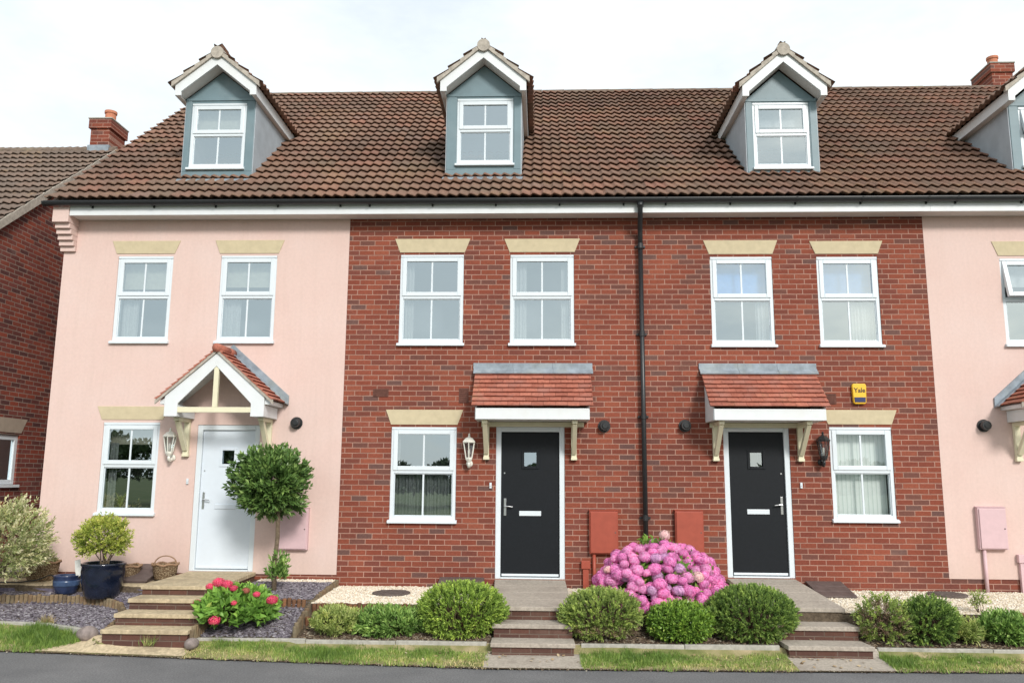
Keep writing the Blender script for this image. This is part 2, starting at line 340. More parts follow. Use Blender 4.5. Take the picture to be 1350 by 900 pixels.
def grid(name, xs, yfun, ny, mat, dz=0, kind='structure'):
    mb = MB(); V = []; F = []
    for x in xs:
        y0,y1 = yfun(x)
        for j in range(ny+1):
            y = y0+(y1-y0)*j/ny; V.append((x,y,gz(x,y)+dz))
    for i in range(len(xs)-1):
        for j in range(ny):
            a = i*(ny+1)+j; F.append((a,a+ny+1,a+ny+2,a+1))
    o = link_mesh(name, V, F, mat); o['kind'] = kind; return o
xs = sorted(set([round(-12+.12*i,3) for i in range(201)]+[-4.501,-4.499,-2.872,-2.868,1.199,1.201]))
grid('soil', xs, lambda x:(road_y(x)-.02, .35), 90, M['earth'])
g0 = MB(); g0.face([(-700,-700,-.03),(700,-700,-.03),(700,700,-.03),(-700,700,-.03)]); struct(g0.build('ground', M['meadow']))
rd = MB()
for (a,b),(c,d) in zip(ROAD_EDGE, ROAD_EDGE[1:]): rd.face([(a,-9.5,0),(c,-9.5,0),(c,d,0),(a,b,0)])
rd.face([(-60,-9.5,0),(-14,-9.5,0),(-14,-1.7,0),(-60,-1.2,0)]); rd.face([(14,-9.5,0),(60,-9.5,0),(60,-2.3,0),(14,-2.4,0)])
struct(rd.build('road', M['asphalt']))
# side passage and yard behind the garden level
yd = MB(); yd.box(-8.5,-7.28,.3,12,.1,.575); struct(yd.build('side_path', M['paving_grey']))
grid('turf', [round(-12+.2*i,3) for i in range(121)], lambda x:(road_y(x)-.005, edge_y(x)), 6, M['turf'], .006)

rng = np.random.default_rng(5)
def rand_dirs(n, zmin=-1, r=rng):
    z = r.uniform(zmin,1,n); a = r.uniform(0,2*pi,n); q = np.sqrt(1-z*z)
    return np.stack([q*np.cos(a), q*np.sin(a), z],1)
def unit(v): return v/np.maximum(1e-9,np.linalg.norm(v,axis=1,keepdims=True))

# grass blades
def grass_blades():
    P = []
    r = np.random.default_rng(11)
    while len(P) < 72000:
        x = r.uniform(-9.2,8.6); y = r.uniform(road_y(x)-.035+.025*sin(x*13)+.02*sin(x*31), edge_y(x)+.0)
        if -5.75 < x < -3.97 and x > -5.08-(-y-2.08)*2.6 and x < -4.12+(-y-2.05)*.4: continue
        if -.58 < x < .42: continue
        if 2.70 < x < 3.72: continue
        t = sin(x*2.1)+sin(x*5.3+1.7)*.6+sin(y*9+x*3)*.5
        near = (y-road_y(x))
        if near < .10 and r.random() < .65: continue
        if t < -.9 and r.random() < .55: continue
        P.append((x,y,gz(x,y),t,near))
    P = np.array(P); n = len(P)
    h = r.uniform(.018,.055,n)*(1+.5*(P[:,0]<-5))*(1+.55*np.clip(np.sin(P[:,0]*17+np.sin(P[:,1]*21)*2)*np.sin(P[:,1]*33+P[:,0]*5),-.6,1))*(1+.3*np.clip(P[:,3],-1,1)); a = r.uniform(0,2*pi,n); w = r.uniform(.003,.006,n)
    lean = r.uniform(0,.8,n)*h; b = r.uniform(0,2*pi,n)
    V = np.zeros((n,3,3)); V[:,:,0] = P[:,None,0]; V[:,:,1] = P[:,None,1]; V[:,:,2] = P[:,None,2]
    V[:,0,0] -= np.cos(a)*w; V[:,0,1] -= np.sin(a)*w; V[:,1,0] += np.cos(a)*w; V[:,1,1] += np.sin(a)*w
    V[:,2,0] += np.cos(b)*lean; V[:,2,1] += np.sin(b)*lean; V[:,2,2] += h
    rn = np.clip(.36-.2*P[:,3]+r.normal(0,.2,n)+.22*(P[:,4]<.18)-.15*(P[:,0]<-5),0,1)
    o = link_mesh('grass', V.reshape(-1,3), np.arange(3*n).reshape(n,3), M['grassblade'], rnd=rn, recalc=False)
    struct(o,'stuff'); tag(o,'patchy green and straw coloured verge grass between the road and the beds','grass')
grass_blades()

OCT = np.array([(1,0,0),(0,1,0),(-1,0,0),(0,-1,0),(0,0,1),(0,0,-1)],float)
OCF = np.array([(0,1,4),(1,2,4),(2,3,4),(3,0,4),(1,0,5),(2,1,5),(3,2,5),(0,3,5)])
def stones(name, n, region, size, flat, mat, label, cat, seed, dz=.004):
    r = np.random.default_rng(seed); P = []
    while len(P) < n:
        q = region(r)
        if q is not None: P.append((q[0],q[1],gz(q[0],q[1])+dz))
    P = np.array(P); s = r.uniform(size[0],size[1],(n,1,1))*np.stack([r.uniform(.7,1.3,n),r.uniform(.7,1.3,n),r.uniform(*flat,n)],1)[:,None,:]
    v = OCT[None]*s*r.uniform(.75,1.25,(n,6,1)); a = r.uniform(0,2*pi,n); b = r.normal(0,.3,n)
    y = v[:,:,1]*np.cos(b)[:,None]-v[:,:,2]*np.sin(b)[:,None]; z = v[:,:,1]*np.sin(b)[:,None]+v[:,:,2]*np.cos(b)[:,None]
    x = v[:,:,0]; X = x*np.cos(a)[:,None]-y*np.sin(a)[:,None]; Y = x*np.sin(a)[:,None]+y*np.cos(a)[:,None]
    V = np.stack([X,Y,z],2)+P[:,None,:]
    F = (OCF[None]+(np.arange(n)*6)[:,None,None]).reshape(-1,3)
    o = link_mesh(name, V.reshape(-1,3), F, mat, rnd=np.repeat(r.uniform(0,1,n),8), recalc=False)
    struct(o,'stuff'); tag(o,label,cat); return o
def rect(x0,x1,y0,y1,bad=None):
    def f(r):
        x = r.uniform(x0,x1); y = r.uniform(y0,y1)
        return None if bad and bad(x,y) else (x,y)
    return f
def gravel_sheet(name, x0,x1,y0,y1,mat):
    n = int((x1-x0)/.1)+1
    grid(name, [x0+(x1-x0)*i/n for i in range(n+1)], lambda x:(y0,y1), 20, mat, .004)
k = N('gravel_bed'); v = k.n('ShaderNodeTexVoronoi', i_Scale=45.0); k.l(k.pos(), v.inputs['Vector'])
k.col(k.mix(1.0,k.ramp(v.outputs['Color'],[(0,(.52,.44,.32)),(.5,(.68,.60,.48)),(1,(.76,.71,.61))]),k.ramp(v.outputs['Distance'],[(.2,(1,1,1)),(.7,(.6,.58,.55))]),'MULTIPLY')); k.rough(.9,.1); M['gravelbed'] = k.m
k = N('slate_bed'); v = k.n('ShaderNodeTexVoronoi', i_Scale=40.0); k.l(k.pos(), v.inputs['Vector'])
k.col(k.ramp(v.outputs['Color'],[(0,(.07,.06,.085)),(1,(.16,.14,.19))])); k.rough(.8,.2); M['slatebed'] = k.m
gravel_sheet('gravel_bed', -2.84,-.67,-1.40,0,M['gravelbed']); gravel_sheet('gravel_bed', .34,2.54,-1.40,0,M['gravelbed']); gravel_sheet('gravel_bed', 3.56,11,-1.55,0,M['gravelbed'])
stones('cream_gravel', 9500, rect(-2.84,-.67,-1.40,-.0), (.008,.019),(.5,.9), M['cream_stone'],'pale cream gravel in front of the brick house window above its log edging','gravel',1)
stones('cream_gravel', 5500, rect(.34,2.54,-1.40,-.0), (.008,.019),(.5,.9), M['cream_stone'],'pale cream gravel behind the big pink hydrangea','gravel',2)
stones('cream_gravel', 14000, rect(3.52,8.2,-1.55,-.0), (.008,.019),(.5,.9), M['cream_stone'],'broad cream gravel bed with a round manhole below the alarm box house','gravel',3)
stones('cream_gravel', 900, rect(-2.8,-1.2,-1.68,-1.46), (.008,.018),(.5,.9), M['cream_stone'],'thin strip of cream gravel between two rows of log edging','gravel',4)
stones('cream_gravel', 1300, rect(-3.95,-2.9,-.16,-.0), (.008,.018),(.5,.9), M['cream_stone'],'narrow cream gravel strip at the pink wall behind the bay tree','gravel',5)
def slate_left(x,y): return y < edge_y(x)+.05
gravel_sheet('slate_bed', -9,-4.95,-1.1,-.79,M['slatebed'])
stones('slate_chippings', 13500, rect(-9,-4.98,-2.1,-.8,slate_left), (.012,.028),(.15,.4), M['slate'],'purple grey slate chippings around the blue pots','slate chippings',6)
stones('slate_chippings', 7500, rect(-3.98,-2.9,-2.05,-.16), (.012,.028),(.15,.4), M['slate'],'purple grey slate chippings around the bay tree and crimson hydrangea','slate chippings',7)
stones('bark_chips', 5200, rect(-2.8,-.6,-2.08,-1.73), (.01,.025),(.2,.5), M['chips'],'brown bark chips and dry litter under the low plants by the brick house','bark chips',8)
stones('bark_chips', 3500, rect(.42,2.65,-2.08,-1.45), (.01,.025),(.2,.5), M['chips'],'brown litter under the shrubs between the two brick house steps','bark chips',9)
stones('bark_chips', 6000, rect(3.68,8,-2.08,-1.55), (.01,.025),(.2,.5), M['chips'],'dark bark mulch along the bed below the alarm box house','bark chips',10)
def gritty(r):
    x = r.uniform(-9,8); return (x, road_y(x)-abs(r.normal(0,.05))+.03)
stones('road_grit', 4200, gritty, (.004,.010),(.3,.6), M['chips'],'loose grit and debris washed along the road edge','grit',12,dz=.006)
def leafy(r): return (r.uniform(-2.8,8), r.uniform(-2.6,-1.5))
stones('leaf_litter', 420, leafy, (.012,.026),(.06,.15), M['litter'],'scattered dry leaves on the beds and verge','litter',13,dz=.02)
pv = MB()
for i in range(5):
    a = -9.2+.86*i; pv.hexa([(a,-.77,.3),(a+.85,-.77,.3),(a+.85,-.30,.3),(a,-.30,.3)],[(a,-.77,.553),(a+.85,-.77,.553),(a+.85,-.30,.575),(a,-.30,.575)])
struct(pv.build('path', M['paving'], bevel=.006))
def strip(x0,x1,n): return [x0+(x1-x0)*i/n for i in range(n+1)]
grid('path', strip(-5.75,-3.95,24), lambda x:(road_y(x)-.003, min(-2.02, max(-2.28, -2.06-(max(0,-5.05-x))*.32) if x < -5.05 else -2.02)), 6, M['paving'], .016)
grid('path', strip(-.62,.44,10), lambda x:(road_y(x)-.003,-2.1), 6, M['paving_grey'], .008)
grid('path', strip(2.71,3.74,10), lambda x:(road_y(x)-.003,-2.1), 6, M['paving_grey'], .008)

# ------------------------------------------------------------------ steps
def steps(label, XL, XR, zwall, levels, base, tread_m, sub=4, wide=()):
    """XL(y), XR(y): side lines; levels: [(front y, z)] from the landing down"""
    t = thing('garden_steps', label, 'steps', (XL(levels[-1][1]), levels[-1][0], base), 'front garden steps')
    yb = -.004; zb = zwall
    for i,(yf,z) in enumerate(levels):
        ov = .025; th = .048; nx = levels[i][2] if len(levels[i]) > 2 else 0
        m = MB(); n = sub if i == 0 else 1
        for q in range(n):
            a = yb+(yf-yb)*q/n; b = yb+(yf-yb)*(q+1)/n+(.012 if q < n-1 else 0)
            za = zb+(z-zb)*q/n if i == 0 else z; zz = zb+(z-zb)*(q+1)/n if i == 0 else z
            l0,l1,r0,r1 = XL(a)-nx, XL(b)-nx, XR(a)+nx, XR(b)+nx
            m.hexa([(l1,b,zz-th),(r1,b,zz-th),(r0,a,za-th),(l0,a,za-th)],[(l1,b,zz),(r1,b,zz),(r0,a,za),(l0,a,za)])
        m.build('landing' if i == 0 else 'tread', tread_m, t, bevel=.006)
        zl = levels[i+1][1]-.02 if i+1 < len(levels) else base-.1
        m = MB(); f = yf+ov; w = .015-nx
        bk = -.006 if i == 0 else yb+.1
        zz = zl if i+1 < len(levels) else base-.1
        m.hexa([(XL(f)+w,f,zz),(XR(f)-w,f,zz),(XR(bk)-w,bk,zz),(XL(bk)+w,bk,zz)],[(XL(f)+w,f,z-th-.001),(XR(f)-w,f,z-th-.001),(XR(bk)-w,bk,(zb if i==0 else z)-th-.001),(XL(bk)+w,bk,(zb if i==0 else z)-th-.001)])
        m.build('riser', M['riser_brick'], t)
        yb = yf+.02; zb = z
    return t
M['paving'] = plain('buff_paving_steps',(.46,.385,.27),.9,.15,.26,24,.5,70,dirt=((.25,.20,.14),.85)) if False else M['paving']
steps('buff slab garden steps up to the white front door', lambda y:-4.99+.0*y, lambda y:-4.03-.02*y, .655, [(-1.42,.640),(-1.73,.525),(-2.04,.40),(-2.32,.27)], .12, M['paving'])
steps('grey slab steps to the black door beside the white lantern', lambda y:-.655-.045*y*1.0 if y>-2 else -.57, lambda y:.325+.02*-y, .592, [(-1.72,.485),(-2.02,.335),(-2.32,.185)], .05, M['paving_grey'])
steps('grey slab steps to the black door beside the black lantern', lambda y:2.56-.07*y, lambda y:3.49-.075*y, .64, [(-1.55,.485),(-1.92,.335),(-2.26,.185)], .05, M['paving_grey'])

# ------------------------------------------------------------------ edgings
def log_run(label, pts, h, mat, r=.028, dz=0, top=None):
    m = MB(); rr = random.Random(len(label)*7+3); L = 0
    segs = []
    for a,b in zip(pts, pts[1:]):
        d = sqrt((b[0]-a[0])**2+(b[1]-a[1])**2); segs.append((a,b,d)); L += d
    n = int(L/(2*r)); 
    for i in range(n):
        s = L*i/n
        for a,b,d in segs:
            if s <= d: break
            s -= d
        u = s/d; x = a[0]+(b[0]-a[0])*u; y = a[1]+(b[1]-a[1])*u
        zt = a[2]+(b[2]-a[2])*u+rr.uniform(-.012,.012)
        m.lathe((x,y,0), [(r*.98,zt-h),(r*.98,zt-.008),(r*.8,zt)], 8, r=rr.random())
    o = m.build('log_edging', mat, origin=(pts[0][0],pts[0][1],pts[0][2]-h)); return tag(o,label,'log edging','log roll edgings')
log_run('curved log edging arching round the slate behind the concrete edge',[(-8.2,-1.14,.455),(-7.2,-1.06,.455),(-6.6,-1.03,.455),(-6.0,-1.03,.455),(-5.62,-1.07,.45),(-5.35,-1.2,.42),(-5.12,-1.5,.345),(-5.06,-1.9,.28),(-5.05,-2.15,.24)],.2,M['log'])
log_run('short log edging along the side of the buff steps by the boulder',[(-3.97,-1.75,.40),(-3.97,-2.3,.26)],.25,M['log'])
log_run('log edging dividing the slate bed from the cream gravel',[(-2.865,-.04,.56),(-2.86,-.9,.52),(-2.86,-1.45,.44),(-2.86,-2.05,.27)],.3,M['log'])
log_run('low log edging stepping down inside the bay tree slate bed',[(-3.35,-1.24,.475),(-2.92,-1.24,.475)],.16,M['log_red'])
log_run('log edging retaining the cream gravel behind the low plants',[(-2.8,-1.42,.45),(-1.8,-1.43,.455),(-.72,-1.42,.455)],.24,M['log_red'])
log_run('second lower row of logs half hidden among the low plants',[(-2.8,-1.70,.33),(-2.2,-1.71,.32),(-1.2,-1.71,.32),(-.7,-1.70,.32)],.18,M['log_red'])
log_run('log edging at the end of the gravel beside the pale shrub',[(5.35,-1.6,.46),(6.6,-1.58,.47),(8,-1.55,.47)],.28,M['log_red'])
def kerb(label, pts, w=.05, h=.1):
    m = MB()
    for a,b in zip(pts, pts[1:]):
        d = Vector((b[0]-a[0],b[1]-a[1],0)); L = d.length; d.normalize(); nrm = Vector((-d.y,d.x,0))*w/2; k = max(1,round(L/.9))
        for i in range(k):
            p = Vector((a[0],a[1],0))+d*(L*i/k+.003); q = Vector((a[0],a[1],0))+d*(L*(i+1)/k-.003)
            za = gz(p.x,p.y-.02); zb = gz(q.x,q.y-.02); zt = .155+.008*sin(i*3.1+a[0]); 
            zt0 = zt+(a[2] if len(a) > 2 else 0)
            m.hexa([(*(p-nrm).xy,-.05),(*(q-nrm).xy,-.05),(*(q+nrm).xy,-.05),(*(p+nrm).xy,-.05)],[(*(p-nrm).xy,zt0),(*(q-nrm).xy,zt0),(*(q+nrm).xy,zt0),(*(p+nrm).xy,zt0)])
    o = m.build('concrete_edging', M['concrete'], bevel=.006); return tag(o,label,'edging','concrete edgings along the beds')
kerb('pale concrete edging bending round the slate at the straw tuft',[(-9,-1.5,.09),(-7,-1.62,.085),(-5.9,-1.74,.07),(-5.28,-2.06,.03)])
kerb('concrete edging in front of the crimson hydrangea and low plants',[(-3.97,-2.12),(-2.7,-2.09),(-.62,-2.12)])
kerb('concrete edging in front of the round shrubs between the grey steps',[(.44,-2.14),(1.6,-2.13),(2.66,-2.11)])
kerb('concrete edging in front of the twiggy shrubs below the alarm box house',[(3.74,-2.1),(5,-2.1),(9,-2.1)])

# ------------------------------------------------------------------ houses
def wall_holes(x0,x1,z0,z1,holes,y=0,depth=.13,zbot=None):
    m = MB(); X = sorted(set([x0,x1]+[h[0] for h in holes]+[h[1] for h in holes])); Z = sorted(set([z0,z1]+[h[2] for h in holes]+[h[3] for h in holes]))
    X = [a for a in X if x0 <= a <= x1]; Z = [a for a in Z if z0 <= a <= z1]
    for a,b in zip(X,X[1:]):
        for c,d in zip(Z,Z[1:]):
            if any(h[0]-1e-6 <= a and b <= h[1]+1e-6 and h[2]-1e-6 <= c and d <= h[3]+1e-6 for h in holes): continue
            m.face([(a,y,c),(b,y,c),(b,y,d),(a,y,d)])
    for h in holes:
        a,b,c,d = h; c = max(c,z0); yb = y+depth
        m.face([(a,y,c),(a,yb,c),(a,yb,d),(a,y,d)]); m.face([(b,yb,c),(b,y,c),(b,y,d),(b,yb,d)])
        m.face([(a,yb,d),(b,yb,d),(b,y,d),(a,y,d)]); m.face([(a,y,c),(b,y,c),(b,yb,c),(a,yb,c)])
    return m

def ring(m, x0,x1,z0,z1,w,y0,y1,wb=None,wt=None):
    wb = w if wb is None else wb; wt = w if wt is None else wt
    m.box(x0,x0+w,y0,y1,z0,z1); m.box(x1-w,x1,y0,y1,z0,z1)
    m.box(x0+w,x1-w,y0,y1,z0,z0+wb); m.box(x0+w,x1-w,y0,y1,z1-wt,z1)

def window(house, x0,x1,z0,z1,y=0, inside=None, open_vent=False, room='room', host=None, sill=True, gl='glass'):
    """uPVC window: top hung vent over a fixed light"""
    f0 = y+.012; f1 = y+.085
    zt = z0+(z1-z0)*.535; zb = z0+.045
    m = MB(); ring(m, x0,x1,zb,z1,.052,f0,f1,.05,.06); m.box(x0+.052,x1-.052,f0+.001,f1,zt-.03,zt+.03)
    m.box(x0+.004,x1-.004,f0-.012,f0+.02,z1-.034,z1+.003)
    ring(m, x0+.052,x1-.052,zb+.05,zt-.03,.013,f0+.016,f1-.002)
    if host is None: w = m.build('window', M['white'], house, bevel=.005); par = w
    else: w = m.build('window_frame', M['white'], host, bevel=.005); par = host
    if sill:
        m = MB(); m.prism([(f0+.02,z0+.055),(f0-.058,z0+.030),(f0-.062,z0+.026),(f0-.062,z0-.004),(f0+.02,z0-.004)], x0-.022,x1+.022,'x')
        m.build('sill', M['white'], par, bevel=.003)
    # opening sash
    a0,a1,b0,b1 = x0+.034,x1-.034,zt+.012,z1-.04
    m = MB(); ring(m, a0,a1,b0,b1,.062,f0-.014,f0+.045); so = m.build('sash', M['white'], par, bevel=.007)
    m = MB(); m.face([(a0+.06,f0+.012,b0+.06),(a1-.06,f0+.012,b0+.06),(a1-.06,f0+.012,b1-.06),(a0+.06,f0+.012,b1-.06)]); pa = m.build('pane', M[gl], par)
    cx = (x0+x1)/2
    m = MB(); m.box(cx-.012,cx+.012,f0+.006,f0+.022,b0+.061,b1-.061); ba = m.build('glazing_bar', M['white'], par)
    m = MB(); m.box(cx-.012,cx+.012,f0+.020,f0+.034,zb+.062,zt-.042); m.build('glazing_bar', M['white'], par)
    if open_vent:
        R = Matrix.Rotation(radians(-13),4,'X'); piv = Vector(((a0+a1)/2,f0,b1))-Vector(ORG[par.name])
        for o in (so,pa,ba): o.matrix_local = Matrix.Translation(piv) @ R @ Matrix.Translation(-piv)
    m = MB(); m.face([(x0+.064,f0+.027,zb+.06),(x1-.064,f0+.027,zb+.06),(x1-.064,f0+.027,zt-.04),(x0+.064,f0+.027,zt-.04)]); m.build('pane', M[gl], par)
    # shallow room
    d0,d1 = f1+.002,f1+.75; m = MB(); X0,X1,Z0,Z1 = x0+.02,x1-.02,z0+.06,z1-.01
    m.face([(X0,d1,Z0),(X1,d1,Z0),(X1,d1,Z1),(X0,d1,Z1)]); m.face([(X0,d0,Z0),(X0,d1,Z0),(X0,d1,Z1),(X0,d0,Z1)]); m.face([(X1,d0,Z0),(X1,d0,Z1),(X1,d1,Z1),(X1,d1,Z0)])
    m.face([(X0,d0,Z0),(X1,d0,Z0),(X1,d1,Z0),(X0,d1,Z0)]); m.face([(X0,d0,Z1),(X0,d1,Z1),(X1,d1,Z1),(X1,d0,Z1)]); m.build('window_recess', M[room], par)
    W = x1-x0; H = z1-z0
    for it in (inside or []):
        kind,u0,u1,v0,v1,mat = it
        xa,xb,za,zb2 = x0+W*u0,x0+W*u1,z0+H*v0,z0+H*v1; yy = f1+.06
        m = MB()
        if kind == 'curtain':
            n = max(8,int((xb-xa)/.012)); rr = random.Random(int(xa*977)); ph = rr.uniform(0,6)
            P = [(xa+(xb-xa)*i/n, yy+.022*sin(i*1.5+ph)+.012*sin(i*.53+ph)) for i in range(n+1)]
            for p,q in zip(P,P[1:]): m.face([(p[0],p[1],za),(q[0],q[1],za),(q[0],q[1],zb2),(p[0],p[1],zb2)])
            m.build('curtain', M[mat], par)
        elif kind == 'blind':
            m.box(xa,xb,yy+.04,yy+.046,za,zb2); m.box(xa,xb,yy+.034,yy+.052,za-.02,za); m.build('blind', M[mat], par)
        else:
            for i in range(14):
                a = i*2.4; xx = (xa+xb)/2; l = .05+.03*(i%4); 
                m.tube([(xx,yy+.02,za),(xx+.3*l*cos(a),yy+.02+.2*l*sin(a),za+l),(xx+.8*l*cos(a),yy+.02+.5*l*sin(a),za+1.6*l)],[.004,.008,.003],5)
            m.build('house_plant', M['lime'], par)
    return w

def lintel(house, x0,x1,z0,z1,spread=.08,mat='stone'):
    m = MB(); m.prism([(x0,z0),(x1,z0),(x1+spread,z1),(x0-spread,z1)],-.010,.02); m.build('lintel', M[mat], house, bevel=.003)

def door(house, x0,x1,z0,z1,mat,hinge_right=True, handle_left=True):
    m = MB(); w = .075
    m.box(x0,x0+w,.012,.10,z0,z1); m.box(x1-w,x1,.012,.10,z0,z1); m.box(x0+w,x1-w,.013,.10,z1-w,z1); m.box(x0+w,x1-w,-.006,.10,z0,z0+.022)
    d = m.build('door', M['white'], house, bevel=.005)
    a,b = x0+w+.004,x1-w-.004; c,e = z0+.03,z1-w-.004; y = .045; cx = (a+b)/2
    wz0,wz1 = e-.50,e-.27; ww = .105
    mm = MB(); Xs=[a,cx-ww,cx+ww,b]; Zs=[c,wz0,wz1,e]
    for i in range(3):
        for j in range(3):
            if i == 1 and j == 1: continue
            mm.box(Xs[i],Xs[i+1],y,y+.045,Zs[j],Zs[j+1])
    mm.build('leaf', M[mat], d)
    m = MB(); m.box(a+.012,b-.012,y-.012,y+.002,c+.004,c+.036); m.build('weather_bar', M['white'], d, bevel=.003)
    m = MB(); ring(m,cx-ww-.02,cx+ww+.02,wz0-.02,wz1+.02,.038,y-.012,y+.004); m.build('window_bead', M[mat], d, bevel=.004)
    m = MB(); m.face([(cx-ww,y+.02,wz0),(cx+ww,y+.02,wz0),(cx+ww,y+.02,wz1),(cx-ww,y+.02,wz1)]); m.build('pane', M['glass'], d)
    m = MB(); m.box(cx-ww,cx+ww,y+.3,y+.31,wz0-.1,wz1+.1); m.build('hall_wall', M['room'], d)
    lz = c+.83; m = MB(); m.box(cx-.155,cx+.155,y-.010,y+.002,lz,lz+.068); m.build('letterbox', M['white' if mat == 'blackdoor' else 'whitedoor'], d, bevel=.004)
    hx = a+.055 if handle_left else b-.055; s = 1 if handle_left else -1; hz = c+.93
    m = MB(); m.box(hx-.017,hx+.017,y-.009,y+.002,hz-.10,hz+.14); m.lathe((hx,y-.03,hz+.03),[(.010,-.01),(.010,.03)],10,'y')
    m.tube([(hx,y-.045,hz+.03),(hx+s*.05,y-.048,hz+.032),(hx+s*.11,y-.046,hz+.022)],[.010,.009,.008],8); m.build('handle', M['chrome'], d, bevel=.002)
    m = MB(); m.lathe((hx-s*.01,y-.004,e-.60+.02),[(.011,0),(.011,.006)],10,'y'); m.build('spyhole', M['chrome'], d)
    return d

# --- roof tiles
EZ, EY, SL = 5.985, -.40, atan2(10.15-5.985, 4.8+.40)
def roll_tiles(m, O, U, Vv, Nn, u0, u1, vlen, gauge=.292, per=.152, amp=.034, seed=1, verge=0):
    """O origin; U along eave, Vv up slope, Nn normal (Vectors)"""
    n = int(math.ceil((u1-u0)/per*9)); nc = int(math.ceil(vlen/gauge)); sub = 9
    us = [u0+(u1-u0)*i/n for i in range(n+1)]
    def prof(u):
        t = (u/per)%1.0
        return amp*(.5+.5*sin(2*pi*t+.55*sin(2*pi*t)))
    for k in range(nc):
        va = k*gauge; vb = min(vlen,(k+1)*gauge+.05)
        base = len(m.v); tl = []
        for u in us:
            ti = floor(u/(per*2)); rr = random.Random(ti*7919+k*104729+seed); j = rr.uniform(-.006,.006); jn = rr.uniform(-.003,.003); tl.append(rr.random())
            h = prof(u)
            for v,hh in ((va+j+.075, h-.006),(va+j, h+.050+jn),(va+j+.007, h+.062+jn),(va+j+gauge*.5,h+.038+jn),(vb+.02, h+.004)):
                m.v.append(tuple(O+U*u+Vv*v+Nn*hh))
        for i in range(n):
            for q in range(4):
                a = base+i*5+q; m.f.append((a,a+5,a+6,a+1)); m.r.append(tl[i])
UX = Vector((1,0,0)); VR = Vector((0,cos(SL),sin(SL))); NR = Vector((0,-sin(SL),cos(SL)))
VLEN = (10.15-5.985)/sin(SL)
def main_roof(house, x0, x1, seed):
    m = MB(); roll_tiles(m, Vector((0,EY,EZ)), UX, VR, NR, x0, x1, VLEN-.03)
    # rear slope and deck
    m.face([(x0,4.82,10.12),(x1,4.82,10.12),(x1,10.2,5.9),(x0,10.2,5.9)],.4)
    m.face([(x0,EY+.05,EZ-.02),(x1,EY+.05,EZ-.02),(x1,4.8,10.10),(x0,4.8,10.10)],.4)
    r = m.build('roof', M['tile'], house, smooth=False)
    m = MB(); n = int((x1-x0)/.45)
    for i in range(n):
        a = x0+(x1-x0)*i/n; b = x0+(x1-x0)*(i+1)/n-.006
        m.tube([(a,4.8,10.115),(b,4.8,10.115)],[.092,.098],12)
    m.build('ridge', M['ridge'], r, smooth=True)
    return r
def eaves(house, x0, x1, fx0=None, brackets=()):
    fx0 = x0 if fx0 is None else fx0
    m = MB(); m.box(fx0,x1,-.285,-.262,5.800,5.955); m.build('fascia', M['whitewood'], house, bevel=.003)
    m = MB(); m.box(fx0,x1,-.262,-.003,5.812,5.824); m.build('soffit', M['soffit'], house)
    m = MB(); r0 = .058; n = 10; y = -.352; z = 5.985
    for i in range(n):
        a = pi+pi*i/n; b = pi+pi*(i+1)/n
        m.face([(x0,y+r0*cos(a),z+r0*sin(a)),(x1,y+r0*cos(a),z+r0*sin(a)),(x1,y+r0*cos(b),z+r0*sin(b)),(x0,y+r0*cos(b),z+r0*sin(b))])
    m.box(x0,x1,y-r0-.005,y-r0+.004,z-.008,z+.006); m.box(x0,x1,y+r0-.004,y+r0+.004,z-.008,z+.004)
    if house.name == 'pink_house': m.prism([(y+r0*1.1*cos(pi+pi*i/n),z+r0*1.1*sin(pi+pi*i/n)) for i in range(n+1)],x0-.03,x0+.0,'x')
    g = m.build('gutter', M['black'], house)
    m = MB(); x = fx0+.35
    xsb = [x+.93*i for i in range(int((x1-x)/.93)+1)]
    for x in xsb:
        m = MB()
        for i in range(7):
            a = pi+pi*i/7; b = pi+pi*(i+1)/7; R1 = r0+.007
            m.face([(x-.014,y+R1*cos(a),z+R1*sin(a)),(x+.014,y+R1*cos(a),z+R1*sin(a)),(x+.014,y+R1*cos(b),z+R1*sin(b)),(x-.014,y+R1*cos(b),z+R1*sin(b))])
        m.box(x-.012,x+.012,-.305,-.2852,5.905,5.965)
        m.build('gutter_bracket', M['black'], g)

def barge(m, cx, zap, hw, zend, wv, y0, y1, foot=.10):
    """gable board: apex outer height zap, half width hw, outer end height zend, vertical board depth wv"""
    zb = zend-.17
    for s in (-1,1):
        P = [(cx,zap),(cx+s*hw,zend),(cx+s*hw,zb),(cx+s*(hw-foot),zb)]
        sl = (zap-zend)/hw
        P += [(cx,zap-wv-.02)] if False else []
        # lower edge meets the foot
        zi = zap-wv; xi = hw-foot
        P.append((cx+s*xi, max(zb, zi-sl*xi))); P.append((cx,zi))
        m.prism(P if s > 0 else P[::-1], y0, y1)

